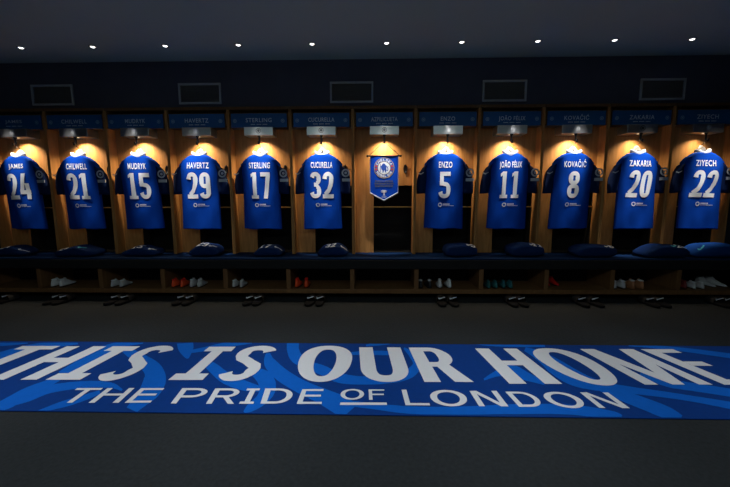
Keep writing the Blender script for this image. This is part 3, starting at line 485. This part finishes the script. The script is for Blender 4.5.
# ------------------------------------------------------------------ shirts on hangers
def lerp_tab(tab, z):
    for (z0, *a), (z1, *b) in zip(tab, tab[1:]):
        if z <= z1:
            t = max(0.0, (z - z0) / (z1 - z0)); t = t * t * (3 - 2 * t) * 0.35 + t * 0.65
            return [p + (q - p) * t for p, q in zip(a, b)]
    return list(tab[-1][1:])
BODY = [(0.0, .205, .036), (.2, .200, .038), (.4, .197, .042), (.50, .204, .046), (.60, .218, .048), (.655, .214, .044), (.70, .178, .040), (.742, .120, .035), (.757, .088, .030), (.762, .066, .024)]
def shirt_front(x, z, ph, sgn=-1):
    a, b = lerp_tab(BODY, min(max(z, 0), .762)); u = min(1.0, abs(x) / a); p = 2.6
    y = b * (1 - u ** p) ** (1 / p)
    fold = 0.0045 * math.sin(x * 46 + ph + z * 3.0) * max(0, 1 - z / .62) + 0.003 * math.sin(x * 21 - z * 17 + ph * 2)
    fold += 0.004 * math.sin((x + z * .5) * 30 + ph) * max(0, 1 - abs(z - .35) / .35)
    fold *= (1 - u ** 4)
    return sgn * y + fold
def make_shirt(i):
    num, name, word, dx, tilt = BAYS[i][:5]; ph = i * 1.7
    cx = bay_x(i) + dx; z0 = 0.720
    root = empty('football_shirt', (cx, 3.738, z0))
    tilt = {'29': .03, '20': .04, '22': .04, '32': 0.01, '17': -.012}.get(num, -.040)
    root.rotation_euler = (-tilt, 0, math.radians(((i * 37) % 7) - 3) * 0.8)
    root.location.y = 3.740 - 0.72 * math.sin(tilt)
    tag(root, f'royal blue short-sleeved football shirt with white number {word} hanging in its bay', 'shirt', 'numbered football shirts hanging in the lockers')
    b = MB(); rings = []; n = 64
    zs = [-.018, -.01, 0, .012, .05, .1, .15, .2, .25, .3, .35, .4, .45, .5, .55, .6, .63, .66, .68, .70, .715, .73, .742, .752, .758, .762]
    for z in zs:
        a, d = lerp_tab(BODY, z); R_ = []
        for k in range(n):
            th = 2 * math.pi * k / n; c = math.cos(th); s_ = math.sin(th)
            x = a * math.copysign(abs(c) ** 0.8, c)
            y = shirt_front(x, z, ph, -1 if s_ < 0 else 1)
            zz = z + (0.006 * math.sin(x * 25 + ph) if z < -.015 else 0) - (0.010 * (1 - (x / 0.07) ** 2) if z > .76 else 0)
            R_.append((x, y, zz))
        rings.append(R_)
    b.loft(rings, cap0=True, cap1=True)
    fix_normals(b.build('body', M['shirt'], root))
    # sleeves
    for s in (-1, 1):
        sl = MB(); rg = []
        e = .010 if s > 0 else 0.0
        path = [(.160, .670, .045, .030), (.195, .640, .054 + e, .036), (.216, .580, .058 + e, .039), (.228, .51, .056 + e, .039), (.236, .44, .052 + e, .039), (.240, .38, .048 + e, .039), (.241, .352, .046 + e, .039), (.2405, .355, .040 + e, .032)]
        for q, (px, pz, ra, rb) in enumerate(path):
            ang = [-.95, -.75, -.45, -.22, -.15, -.10, -.08, -.08][q]  # how far the section leans
            R_ = []
            for k in range(20):
                th = 2 * math.pi * k / 20; u = ra * math.cos(th); v = rb * math.sin(th)
                wv = 1 + 0.07 * math.sin(3 * th + pz * 20 + ph + s)
                R_.append((s * (px + u * math.cos(ang) * wv), 0.004 + v * wv, pz - u * math.sin(ang) * -1 * 0.6))
            rg.append(R_)
        sl.loft(rg, cap0=True, cap1=True)
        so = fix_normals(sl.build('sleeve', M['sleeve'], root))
        bd = MB()
        if s > 0:
            bd.ring(0.250, -0.0445, .565, .026, .042, 20); bd.disc(0.250, -0.0447, .565, .016, 5)
            for q in range(5):
                a = 2 * math.pi * q / 5 + .6; bd.disc(0.250 + .033 * math.cos(a), -0.0449, .565 + .033 * math.sin(a), .006, 6)
            bd.box(.212, .296, -.0447, -.036, .478, .508)
        else:
            bd.add([(-.276, -.036, .556), (-.252, -.0405, .548), (-.222, -.0435, .566), (-.221, -.0435, .574), (-.250, -.0405, .560), (-.274, -.036, .568)], [(0, 1, 4, 5), (1, 2, 3, 4)])
        bd.build('sleeve_badge', M['collar'] if s > 0 else M['white_print'], so)
    # collar
    co = MB(); rg = []
    for rz, kk, off in ((.748, 1.06, 0), (.760, 1.12, 0), (.778, 1.00, 0), (.777, .86, 0), (.755, .86, 0)):
        R_ = []
        for k in range(28):
            th = 2 * math.pi * k / 28; x = .074 * kk * math.cos(th); y = .031 * kk * math.sin(th)
            R_.append((x, y, rz + 0.018 * abs(math.cos(th)) ** 2 - 0.012 * (1 - abs(math.cos(th)))))
        rg.append(R_)
    co.loft(rg); fix_normals(co.build('collar', M['collar'], root))
    f = lambda x, z: shirt_front(x, z, ph) - 0.0035
    tilt2 = {'20': -.03, '22': -.03, '24': .02, '15': .0}.get(num, 0)
    nb = MB(); w_ = 0.245 if len(num) == 2 else 0.118
    if num in ('17', '11'): w_ = 0.215
    V, F = number_geo(num, w_, 0.272, hx=0.20 if len(num) == 2 else .185, hy=.078); V = [(x + (y - .13) * (0.10 if num in ('20', '22') else 0), y, d) for x, y, d in V]
    upright(nb, subdivide_flat(V, F), 0.0, 0.304, f, tilt2); nb.build('number', M['white_print'], root)
    nm = MB(); wid = min(0.225, 0.029 * len(name) + 0.022)
    V, F = text_geo(name, wid, 0.062, 0.020, 0.14)
    upright(nm, subdivide_flat(V, F), 0.0, 0.616, f, tilt2); nm.build('name_lettering', M['white_print'], root)
    sp = MB(); V, F = [], []
    def addg(v, fc):
        k = len(V); V.extend(v); F.extend([tuple(j + k for j in q) for q in fc])
    rr = []
    for k in range(18):
        a = 2 * math.pi * k / 18; rr += [(-.055 + .012 * math.cos(a), .013 * math.sin(a)), (-.055 + .021 * math.cos(a), .022 * math.sin(a))]
    addg(rr, [(2 * k, 2 * k + 1, (2 * k + 3) % 36, (2 * k + 2) % 36) for k in range(18)])
    for k in range(6): addg([(-.026 + .012 * k, -.001), (-.017 + .012 * k, -.001), (-.017 + .012 * k, .013), (-.026 + .012 * k, .013)], [(0, 1, 2, 3)])
    for k in range(9): addg([(-.026 + .013 * k, -.013), (-.016 + .013 * k, -.013), (-.016 + .013 * k, -.007), (-.026 + .013 * k, -.007)], [(0, 1, 2, 3)])
    upright(sp, (V, F), 0.01, 0.236, f, tilt2); sp.build('back_print', M['collar'], root)
    # hanger
    hg = empty('coat_hanger', (bay_x(i), 3.768, 1.512))
    tag(hg, f'white plastic coat hanger carrying the shirt numbered {word}', 'coat hanger', 'white hangers in the lockers')
    arm = MB(); ddx = dx
    rg = []
    for k in range(-8, 9):
        u = k / 8; x = u * .135; z = 0.0 - 0.075 * abs(u) ** 1.2 - 0.012; y = -0.020
        hh = .020 - .008 * abs(u); dd = .009
        rg.append([(x + ddx, y + dd * math.cos(t), z + hh * math.sin(t)) for t in [2 * math.pi * q / 10 for q in range(10)]])
    arm.loft(rg, cap0=True, cap1=True)
    neck = [[(ddx * (1 - t) + rr_ * math.cos(a), -.018 * (1 - t) + .010 * math.sin(a), -.02 + .060 * t) for a in [2 * math.pi * q / 14 for q in range(14)]] for t, rr_ in ((0, .055), (.35, .044), (.7, .030), (1, .012))]
    arm.loft(neck, cap0=True, cap1=True)
    fix_normals(arm.build('hanger_body', M['hanger'], hg))
    wire = MB(); pts = [(0, .0, .035), (0, -.010, .050), (0, -.034, .060)] + [(0.0, -0.054 + 0.012 * math.cos(math.radians(a)), .068 + .014 * math.sin(math.radians(a))) for a in (-40, 10, 60, 110, 160)]
    wire.tube(pts, .0028, 6); wire.build('hook', M['dark_metal'], hg)
for i in range(12):
    if BAYS[i][0]: make_shirt(i)

# ------------------------------------------------------------------ pennant
pc = bay_x(6)
pen = empty('pennant', (pc, 3.735, 1.455))
tag(pen, 'blue pointed pennant with a round club crest hanging on a cord', 'pennant')
c = MB(); hw = .147; zt, zb, ztip = 0.0, -.375, -.455
def pen_y(x, z): return 0.004 * math.sin(x * 28) + 0.006 * math.sin(z * 9)
cols = 15; rowsn = 12; V = []
for r in range(rowsn + 1):
    for k in range(cols):
        x = -hw + 2 * hw * k / (cols - 1); zl = zb + (ztip - zb) * (1 - abs(x) / hw); z = zt + (zl - zt) * r / rowsn
        V.append((x, pen_y(x, z), z))
nv = len(V); V2 = [(x, y + .004, z) for x, y, z in V]
F = [(r * cols + k, r * cols + k + 1, (r + 1) * cols + k + 1, (r + 1) * cols + k) for r in range(rowsn) for k in range(cols - 1)]
c.add(V, F, True); c.add(V2, [f[::-1] for f in F], True)
c.build('cloth', M['pennant'], pen)
tr = MB(); edge = [(-hw, 0)] + [(-hw, zb)] + [(0, ztip)] + [(hw, zb)] + [(hw, 0)]
for (x0, z0_), (x1, z1_) in zip(edge, edge[1:]):
    for q in range(8):
        a0 = (x0 + (x1 - x0) * q / 8, z0_ + (z1_ - z0_) * q / 8); a1 = (x0 + (x1 - x0) * (q + 1) / 8, z0_ + (z1_ - z0_) * (q + 1) / 8)
        th = .008 if abs(x1 - x0) > .01 else .0035
        tr.cyl((a0[0], pen_y(*a0), a0[1]), (a1[0], pen_y(*a1), a1[1]), th, th, 6)
tr.build('braid_trim', M['silver_trim'], pen)
rod = MB().cyl((-.168, 0, .006), (.168, 0, .006), .007); rod.build('rod', M['dark_metal'], pen)
for s in (-1, 1):
    R_ = [[(s * (.168 + t), .012 * k * math.cos(a), .006 + .012 * k * math.sin(a)) for a in [2 * math.pi * q / 12 for q in range(12)]] for t, k in ((-.006, .5), (0, 1), (.012, 1), (.018, .5))]
    fix_normals(MB().loft(R_, cap0=True, cap1=True).build('finial', M['dark_metal'], pen))
MB().tube([(-.16, 0, .008), (0, .012, .150), (.16, 0, .008)], .0036, 6).build('cord', M['cord'], pen)
ez = -.118; ey = lambda x, z: pen_y(x, z) - .0035
cr = MB()
def fl(mb, geo, ox, oz, dy=0.0, mi=0): upright(mb, geo, ox, oz, lambda x, z: ey(x, z) - dy, 0, mi)
def dgeo(r0, r1, n=36):
    V = []; 
    for k in range(n):
        a = 2 * math.pi * k / n; V += [(r0 * math.cos(a), r0 * math.sin(a)), (r1 * math.cos(a), r1 * math.sin(a))]
    return V, [(2 * k, 2 * k + 1, (2 * k + 3) % (2 * n), (2 * k + 2) % (2 * n)) for k in range(n)]
fl(cr, dgeo(.101, .107), 0, ez, 0, 1)
fl(cr, dgeo(.067, .101), 0, ez, 0, 2)
fl(cr, dgeo(.062, .067), 0, ez, 0, 1)
fl(cr, dgeo(.0, .062), 0, ez, 0, 0)
for word_, a0, a1, flip in (('CHELSEA', 150, 30, 1), ('FOOTBALL CLUB', 212, 328, -1)):
    for k, ch in enumerate(word_):
        if ch == ' ': continue
        a = math.radians(a0 + (a1 - a0) * k / (len(word_) - 1)); V, F_ = text_geo(ch, (.022 if flip > 0 else .015), .024, .03)
        rot = a - math.pi / 2 if flip > 0 else a + math.pi / 2
        V = [(x, y - .012) for x, y in V]; V = [(x * math.cos(rot) - y * math.sin(rot) + .0835 * math.cos(a), x * math.sin(rot) + y * math.cos(rot) + .0835 * math.sin(a)) for x, y in V]
        fl(cr, (V, F_), 0, ez, .0012, 4)
for a in (168, 190, 12, -10):
    V, F_ = dgeo(0, .012, 12); fl(cr, (V, F_), .084 * math.cos(math.radians(a)), ez + .084 * math.sin(math.radians(a)), .0012, 3)
# rearing lion with a staff, seen from its side
lion = [(-.020, -.047), (-.008, -.047), (-.004, -.030), (.006, -.022), (.012, -.046), (.024, -.046), (.020, -.036), (.024, -.018), (.022, .000), (.030, .012), (.026, .020), (.014, .010), (.008, .020), (.012, .034), (.004, .044), (-.010, .046), (-.020, .038), (-.026, .026), (-.016, .022), (-.014, .014), (-.034, .018), (-.036, .010), (-.018, .002), (-.030, -.006), (-.028, -.014), (-.012, -.012), (-.014, -.030)]
bmL = bmesh.new(); vsL = [bmL.verts.new((x, y, 0)) for x, y in lion]; bmL.faces.new(vsL); bmesh.ops.triangulate(bmL, faces=bmL.faces[:]); bmL.verts.index_update()
fl(cr, ([(v.co.x, v.co.y) for v in bmL.verts], [tuple(v.index for v in f.verts) for f in bmL.faces]), 0, ez, .0012, 2); bmL.free()
fl(cr, strip([(.020, -.020), (.036, -.030), (.040, -.010), (.034, .006), (.040, .016)], .004, .004), 0, ez, .0012, 2)
fl(cr, strip([(-.040, -.046), (-.040, .040)], .003, .003), 0, ez, .0012, 2)
cr.build('crest', [M['white_print'], M['gold'], M['blue_print'], M['red'], M['white_print']], pen)
ln = MB()
for rowz, wd in ((-.262, .19), (-.288, .20), (-.314, .19)):
    x = -wd / 2; k = 0
    while x < wd / 2:
        w_ = [.011, .008, .013, .009, .012][k % 5]
        fl(ln, ([(0, 0), (w_, 0), (w_, .018), (0, .018)], [(0, 1, 2, 3)]), x, rowz, .0005); x += w_ + .004; k += 1
ln.build('lettering', M['grey_print'], pen)
cup = MB()
prof = [(-.022, -.345), (.022, -.345), (.018, -.362), (.006, -.374), (.005, -.392), (.016, -.402), (-.016, -.402), (-.005, -.392), (-.006, -.374), (-.018, -.362)]
fl(cup, (prof, [(0, 1, 2, 9), (9, 2, 3, 8), (8, 3, 4, 7), (7, 4, 5, 6)]), 0, 0, .0005)
for s in (-1, 1): fl(cup, strip([(s * .018, -.350), (s * .030, -.352), (s * .026, -.366), (s * .012, -.370)], .003, .003), 0, 0, .0005)
fl(cup, text_geo('2022', .05, .014, .01), 0, -.425, .0005)
cup.v = cup.v; cup.build('trophy_print', M['white_print'], pen)

# ------------------------------------------------------------------ floor mat with lettering
matx = empty('floor_mat', (-0.1, 1.95, 0.0))
tag(matx, 'long blue floor mat with big white lettering lying on the dark carpet', 'floor mat')
def bil(q, u, v):  # q = TL, TR, BR, BL
    a, b, c_, d = q; return tuple(d[k] * (1 - u) * (1 - v) + c_[k] * u * (1 - v) + b[k] * u * v + a[k] * (1 - u) * v for k in range(2))
SH = 1.0
def MT(mb, nm, m):
    mb.v = [(x * SH + 0.1, y * SH - 1.95, z) for x, y, z in mb.v]; return mb.build(nm, m, matx)
y0, y1 = 1.533, 2.353
MT(MB().box(-3.05, 2.85, y0, y1, 0.0005, 0.006, 0.0015), 'mat_base', M['mat_blue'])
SH = 0.9931
sw = MB()
for k, L in enumerate(MAT_SWIRLS):
    v = []; z = 0.0064 + 0.00002 * k
    for lx, ly, rx, ry in L:
        v += [(lx, min(max(ly, (y0 + .003) / SH), (y1 - .003) / SH), z), (rx, min(max(ry, (y0 + .003) / SH), (y1 - .003) / SH), z)]
    sw.add(v, [(2 * j, 2 * j + 1, 2 * j + 3, 2 * j + 2) for j in range(len(L) - 1)])
MT(sw, 'swirl_pattern', M['mat_light'])
WORDS = [('THIS', 0, 4), ('IS', 4, 6), ('OUR', 6, 9), ('HOME', 9, 13)]
for wd, a, b in WORDS:
    mb = MB()
    for ch, *q in MAT_BIG[a:b]:
        hx, hy = {'T': (.19, .062), 'E': (.19, .062), 'I': (.165, .082), 'S': (.17, .075), 'O': (.148, .064), 'U': (.163, .08), 'R': (.168, .066), 'H': (.165, .066)}.get(ch, (.16, .065))
        for n_, (v, f) in enumerate(glyph(ch, hx, hy, 2.25)): mb.add([(*bil(q, u, w_), 0.0072 + .00015 * n_) for u, w_ in v], f)
    MT(mb, 'lettering', M['mat_white'])
for a, b in ((0, 3), (3, 8), (8, 11), (11, 17)):
    mb = MB()
    for ch, *q in MAT_SMALL[a:b]:
        hx, hy = (.10, .068) if ch != 'i' else (.13, .068)
        if ch in 'LEF': hx = .105
        if ch == 'O': hx = .095
        for n_, (v, f) in enumerate(glyph(ch, hx, hy, 2.05)): mb.add([(*bil(q, u, w_), 0.0072 + .00015 * n_) for u, w_ in v], f)
    MT(mb, 'lettering', M['mat_white'])

# ------------------------------------------------------------------ air vents on the bulkhead
VENTS = [(-3.345, 'above the shirt numbered twenty-one'), (-1.79, 'above the shirt numbered twenty-nine'), (-0.22, 'between shirt thirty-two and the pennant'),
         (1.33, 'above the shirt numbered eleven'), (2.90, 'above the shirt numbered twenty')]
proto = None
for x, where in VENTS:
    lab = f'grey framed rectangular air vent in the navy wall {where}'
    if proto is None:
        t = empty('air_vent', (x, 3.75, 2.10)); tag(t, lab, 'air vent', 'air vents above the lockers')
        f = MB(); w_, h_, e = .222, .104, .020
        f.box(-w_, w_, -.016, 0, h_ - e, h_, .002); f.box(-w_, w_, -.016, 0, -h_, -h_ + e, .002)
        f.box(-w_, -w_ + e, -.016, 0, -h_ + e, h_ - e, .002); f.box(w_ - e, w_, -.016, 0, -h_ + e, h_ - e, .002)
        f.build('frame', M['grey_metal'], t)
        g = MB()
        for k in range(10):
            z = -h_ + e + .008 + k * .0165
            g.add([(-w_ + e, -.012, z - .005), (w_ - e, -.012, z - .005), (w_ - e, -.002, z + .010), (-w_ + e, -.002, z + .010)], [(0, 1, 2, 3)])
        g.box(-w_ + e, w_ - e, -.0018, -.0005, -h_ + e, h_ - e)
        g.build('grille', M['grille'], t); proto = t
    else:
        t = dup(proto, label=lab); t.location.x = x

# ------------------------------------------------------------------ recessed ceiling spotlights
proto = None
DL = [1, 2, 3, 4, 5, 6, 7, 8, 9, 10]
for k in range(10):
    x = -3.278 + 0.68 * k; lab = f'small recessed ceiling spotlight in front of {bay_phrase(DL[k])}'
    if proto is None:
        t = empty('ceiling_spotlight', (x, 3.387, CEIL_Z)); tag(t, lab, 'ceiling spotlight', 'recessed spotlights along the ceiling edge')
        rg = [[(r * math.cos(a), r * math.sin(a), z) for a in [2 * math.pi * q / 28 for q in range(28)]] for r, z in ((.034, 0), (.034, -.004), (.026, -.006), (.019, -.001))]
        MB().loft(rg).build('trim_ring', M['trim_ring'], t)
        rg = [[(r * math.cos(a), r * math.sin(a), z) for a in [2 * math.pi * q / 20 for q in range(20)]] for r, z in ((.019, -.002), (.015, -.005), (.008, -.008))]
        MB().loft(rg, cap1=True).build('lens', M['spot_lens'], t); proto = t
    else:
        t = dup(proto, label=lab); t.location.x = x

# ------------------------------------------------------------------ folded kit on the seat
def hump_at(u, s):
    if s in (7, 8, 9): return 1.12 - 0.18 * abs(u) ** 4 + 0.03 * math.sin(u * 5 + s)
    return 1 - 0.45 * abs(u - 0.1) ** 1.7 + 0.05 * math.sin(u * 6 + s)
def fold_mesh(w, d, h, seed):
    b = MB(); rng = random.Random(seed)
    nx, nr = 22, 24; rings = []
    for k in range(nx + 1):
        u = -1 + 2 * k / nx; e = (1 - abs(u) ** 5) ** 0.4 if abs(u) < 1 else 0.02; R_ = []
        hump = hump_at(u, seed)
        for q in range(nr):
            th = 2 * math.pi * q / nr; cc, ss = math.cos(th), math.sin(th)
            y = d / 2 * math.copysign(abs(cc) ** .6, cc) * (0.9 + .1 * e); z = math.copysign(abs(ss) ** .6, ss)
            ly = 0.03 * math.sin(z * 11 + u * 2)
            R_.append((u * w / 2, y * (1 + ly) * max(e, .15) ** .4, (h / 2 + h / 2 * z * max(e, .1)) * hump))
        rings.append(R_)
    b.loft(rings, cap0=True, cap1=True); return b
FOLDS = [  # bay, x, width, depth, height, material, mark text, mark offset x, logo offset x
    (0, -3.83, .36, .22, .075, 'fold', '24', -.02, .14), (1, -3.10, .44, .23, .080, 'fold', '21', -.09, .08), (2, -2.44, .38, .22, .075, 'fold', '15', -.01, .13), (3, -1.76, .32, .22, .105, 'fold', '29', -.01, .09),
    (4, -1.09, .30, .22, .090, 'fold', '17', -.03, .10), (5, -0.42, .32, .22, .100, 'fold', '32', -.02, .11), (7, 0.90, .34, .23, .085, 'fold', '5', .11, .07), (8, 1.56, .36, .24, .090, 'fold', '11', .09, .04),
    (9, 2.24, .42, .23, .080, 'fold', '8', .13, .09), (10, 2.93, .46, .24, .100, 'fold', '20', .12, .05), (11, 3.42, .48, .24, .115, 'fold_bright', '', 0, -.17)]
for i, x, w_, d_, h_, m_, mk, mo, lo in FOLDS:
    h_ += .032; t = empty('folded_shorts', (x, 3.63 if w_ < .4 else 3.602, 0.426)); word = BAYS[i][2]
    lab = f'folded dark blue kit bundle on the bench below the shirt numbered {word}' if i != 11 else 'folded bright blue kit bundle on the bench below the shirt numbered twenty-two'
    tag(t, lab, 'folded clothes', 'folded kit on the bench seat')
    fix_normals(fold_mesh(w_, d_, h_, i).build('cloth', M[m_], t))
    mk_b = MB()
    def surf(xx, th, w_=w_, d_=d_, h_=h_, i=i):
        u = 2 * xx / w_; e = max(.02, 1 - abs(u) ** 5) ** 0.4
        hump = hump_at(u, i)
        cc, ss = math.cos(th), math.sin(th); z = ss ** .6; y = -d_ / 2 * abs(cc) ** .6 * (.9 + .1 * e)
        y *= (1 + 0.03 * math.sin(z * 11 + u * 2)) * max(e, .15) ** .4
        return y - .004, (h_ / 2 + h_ / 2 * z * max(e, .1)) * hump + .004
    def lay(mb, geo, ox, oy):   # print lying on the sloping front of the bundle
        V, F = subdivide_flat(*geo)
        out = []
        for px, py, *_ in V:
            xx = ox + px + .25 * py; th = math.radians(150 - 60 * min(1, max(0, py / .055)) )
            yy, zz = surf(xx, th); out.append((xx, yy, zz))
        mb.add(out, F)
    if mk:
        lay(mk_b, number_geo(mk, .105 if len(mk) == 2 else .050, .052, hx=.15), mo, 0); mk_b.build('number', M['white_print'], t)
    lg = MB(); lay(lg, ([(-.030, .016), (-.016, .006), (.036, .030), (.036, .040), (-.012, .022), (-.026, .034)], [(0, 1, 4, 5), (1, 2, 3, 4)]), lo, 0)
    lg.build('logo', M['cyan'] if i in (1, 10, 11) else M['collar'], t)

# ------------------------------------------------------------------ boots in the shelf below the seat
def boot_parts():
    L = .27
    def wid(t): return .036 * (1 - (2 * t - 1) ** 6) ** .5 * (0.80 + .26 * math.sin(math.pi * min(1, t * .95)) ) if 0 < t < 1 else .004
    prof = [(0, .050), (.04, .095), (.10, .112), (.2, .108), (.3, .100), (.4, .098), (.5, .086), (.6, .070), (.7, .058), (.8, .050), (.9, .042), (.96, .034), (1.0, .016)]
    def hgt(t):
        for (a, h0), (b, h1) in zip(prof, prof[1:]):
            if t <= b: return h0 + (h1 - h0) * (t - a) / (b - a)
        return .02
    up = MB(); rings = []
    for k in range(25):
        t = k / 24; tt = min(max(t, .012), .988); w_ = wid(tt); h_ = hgt(t); R_ = []
        for q in range(17):
            a = math.pi * q / 16; x = -w_ * math.copysign(abs(math.cos(a)) ** .7, math.cos(a)) * (1 - .25 * math.sin(a) * (h_ / .112)); z = .014 + (h_ - .014) * math.sin(a) ** .75
            R_.append((x, -L * t, z))
        rings.append(R_)
    up.loft(rings, closed=True, cap0=True, cap1=True)
    so = MB(); out = []
    for k in range(20): t = .012 + .976 * k / 19; out.append((wid(t) * 1.05, -L * t))
    for k in range(20): t = .988 - .976 * k / 19; out.append((-wid(t) * 1.05, -L * t))
    so.loft([[(x, y, z) for x, y in out] for z in (.006, .016)], cap0=True, cap1=True, smooth=False)
    for t, s in ((.12, -1), (.12, 1), (.62, -1), (.62, 1), (.85, -1), (.85, 1)): so.cyl((s * .020, -L * t, .007), (s * .020, -L * t, .0), .006, .005, 8)
    op = MB(); op.loft([[(.023 * k * math.cos(a), -L * .20 + .042 * k * math.sin(a), z) for a in [2 * math.pi * q / 20 for q in range(20)]] for k, z in ((1.0, .104), (1.12, .116), (.9, .117), (.8, .100))], cap1=True)
    la = MB()
    for k in range(5):
        t = .40 + .055 * k; h_ = hgt(t) + .0025
        la.add([(-.014, -L * t + .003, h_ - .003), (0, -L * t + .003, h_ + .001), (.014, -L * t + .003, h_ - .003), (.014, -L * t - .003, h_ - .003), (0, -L * t - .003, h_ + .001), (-.014, -L * t - .003, h_ - .003)], [(0, 1, 4, 5), (1, 2, 3, 4)])
    tg = MB(); tg.loft([[(x, -L * .36 + y, z) for x in (-.016, -.006, .006, .016)] for y, z in ((-.02, .094), (.0, .112), (.012, .132), (.016, .130))], closed=False)
    return up, so, op, la, tg
UP, SO, OP, LA, TG = boot_parts()
bm_up = None
boot_cache = {}
def boot(x, mkey, lab, sole='sole_dark', lace='boot_white', y=3.80, rz=0.0, s=(1, 1, 1), toe_out=False, group='football boots on the boot shelf'):
    key = (mkey, sole, lace)
    if key not in boot_cache:
        o = empty('football_boot')
        u = fix_normals(UP.build('upper', M[mkey], o)); fix_normals(SO.build('sole', M[sole], o))
        OP.build('ankle_collar', M[lace], o); LA.build('laces', M[lace], o); TG.build('tongue', M[mkey], o)
        boot_cache[key] = o; b = o
    else: b = dup(boot_cache[key])
    b.location = (x, y, 0.109) if toe_out else (.09 + (x - .09) * .985, 3.495, 0.109); b.rotation_euler = (0, 0, rz if toe_out else math.pi + rz); b.scale = s
    tag(b, lab, 'football boot', group); return b
def pair(x0, x1, mkey, desc, where, order=('beside', 'beside'), **kw):
    boot(x0, mkey, f'{desc}, {order[0]}', rz=-.05, **kw); boot(x1, mkey, f'{desc}, {order[1]}', rz=.06, **kw)
S1 = (.77, .76, .70); S2 = (.70, .74, .62)
to_p, fr_p = 'nearer the pennant', 'farther from the pennant'
pair(-3.41, -3.315, 'boot_white', 'white boot in the cubby below shirt twenty-one', '', (fr_p, to_p), s=S1)
pair(-2.765, -2.668, 'boot_grey', 'grey boot in the cubby below shirt fifteen', '', (fr_p, to_p), s=S2)
pair(-2.112, -2.015, 'boot_red', 'orange-red boot in the cubby below shirt twenty-nine', '', (fr_p, to_p), sole='sole_dark', lace='boot_scarlet', s=S1)
pair(-1.918, -1.833, 'boot_grey', 'grey boot beside the orange-red pair below shirt twenty-nine', '', (fr_p, to_p), s=S1)
pair(-1.468, -1.386, 'boot_grey', 'small grey boot in the cubby below shirt seventeen', '', (fr_p, to_p), s=S2)
pair(-0.803, -0.700, 'boot_red', 'red boot in the cubby below shirt thirty-two', '', (fr_p, to_p), lace='boot_scarlet', s=(.77, .76, .76))
pair(0.492, 0.588, 'boot_black', 'black boot beside the white pair below shirt five', '', (to_p, fr_p), lace='boot_grey', s=S1)
pair(0.692, 0.796, 'boot_white', 'white boot in the cubby below shirt five', '', (to_p, fr_p), s=S1)
pair(1.195, 1.270, 'boot_teal', 'dark teal boot by the divider below shirt eleven', '', (to_p, fr_p), lace='boot_teal', s=S2)
pair(1.348, 1.424, 'boot_teal', 'dark teal boot of the second pair below shirt eleven', '', (to_p, fr_p), lace='boot_teal', s=S2)
pair(1.838, 1.916, 'boot_scarlet', 'scarlet boot in the cubby below shirt eight', '', (to_p, fr_p), lace='boot_scarlet', s=S2, toe_out=True)
pair(2.475, 2.568, 'boot_grey', 'grey boot beside the tan pair below shirt twenty', '', (to_p, fr_p), s=S1)
pair(2.662, 2.754, 'boot_tan', 'tan boot in the cubby below shirt twenty', '', (to_p, fr_p), sole='boot_tan', s=(.68, .78, .74))
boot(3.182, 'boot_maroon', 'single maroon boot in the cubby below shirt twenty-two', lace='boot_maroon', s=(.72, .95, .72))
pair(3.272, 3.356, 'boot_grey', 'grey boot beside the maroon one below shirt twenty-two', '', (to_p, fr_p), s=S2)
pair(3.500, 3.590, 'boot_white', 'white boot in the cubby below shirt twenty-two', '', (to_p, fr_p), s=(.95, .85, .62), toe_out=True)

# ------------------------------------------------------------------ slide sandals on the floor
def make_slide():
    o = empty('slide_sandal'); L = .27
    def wid(t): return .046 * (1 - (2 * t - 1) ** 4) ** .5 * (.86 + .16 * t)
    out = [(wid(t), t * L) for t in [.01 + .98 * k / 15 for k in range(16)]] + [(-wid(t), t * L) for t in [.99 - .98 * k / 15 for k in range(16)]]
    so = MB(); so.loft([[(x * k, L / 2 + (y - L / 2) * k, z) for x, y in out] for k, z in ((.94, .001), (1, .008), (1, .022), (.94, .027))], cap0=True, cap1=True)
    fix_normals(so.build('sole', M['sole_dark'], o))
    st = MB(); rg = []
    for q in range(13):
        a = math.pi * q / 12; rg.append([(-.049 * math.cos(a), y, .018 + (.048 + (.010 if y < .16 else 0)) * math.sin(a) ** .8) for y in (.125, .16, .20, .225)])
    st.loft(rg, closed=False); so2 = st.build('strap', M['boot_black'], o)
    lg = MB()
    lg.add([(-.034, .124, .052), (-.026, .1235, .044), (.034, .1235, .066), (.034, .126, .071), (-.020, .126, .060), (-.030, .126, .064)], [(0, 1, 4, 5), (1, 2, 3, 4)])
    lg.build('logo', M['white_print'], so2)
    return o
SL = [(0, [-3.873]), (1, [-3.334, -3.236]), (2, [-2.705, -2.585]), (3, [-2.006, -1.901]), (4, [-1.288, -1.184]), (5, [-0.657, -0.544]),
      (7, [0.686, 0.814]), (8, [1.395, 1.504]), (9, [2.092, 2.237]), (10, [2.769, 2.878]), (11, [3.448, 3.550])]
proto = None
for i, xs in SL:
    for k, x in enumerate(xs):
        if i == 0: lab = 'single black slide sandal on the floor below the shirt numbered twenty-four'
        else: lab = f'black slide sandal on the floor below shirt {BAYS[i][2]}, ' + (fr_p if (k == 0) == (i < 6) else to_p)
        o = make_slide() if proto is None else dup(proto)
        proto = proto or o
        o.location = (.09 + (x - .09) * .955, 3.20, 0.0005); o.rotation_euler = (0, 0, (.05 if k else -.06)); tag(o, lab, 'slide sandal', 'black slide sandals on the floor')
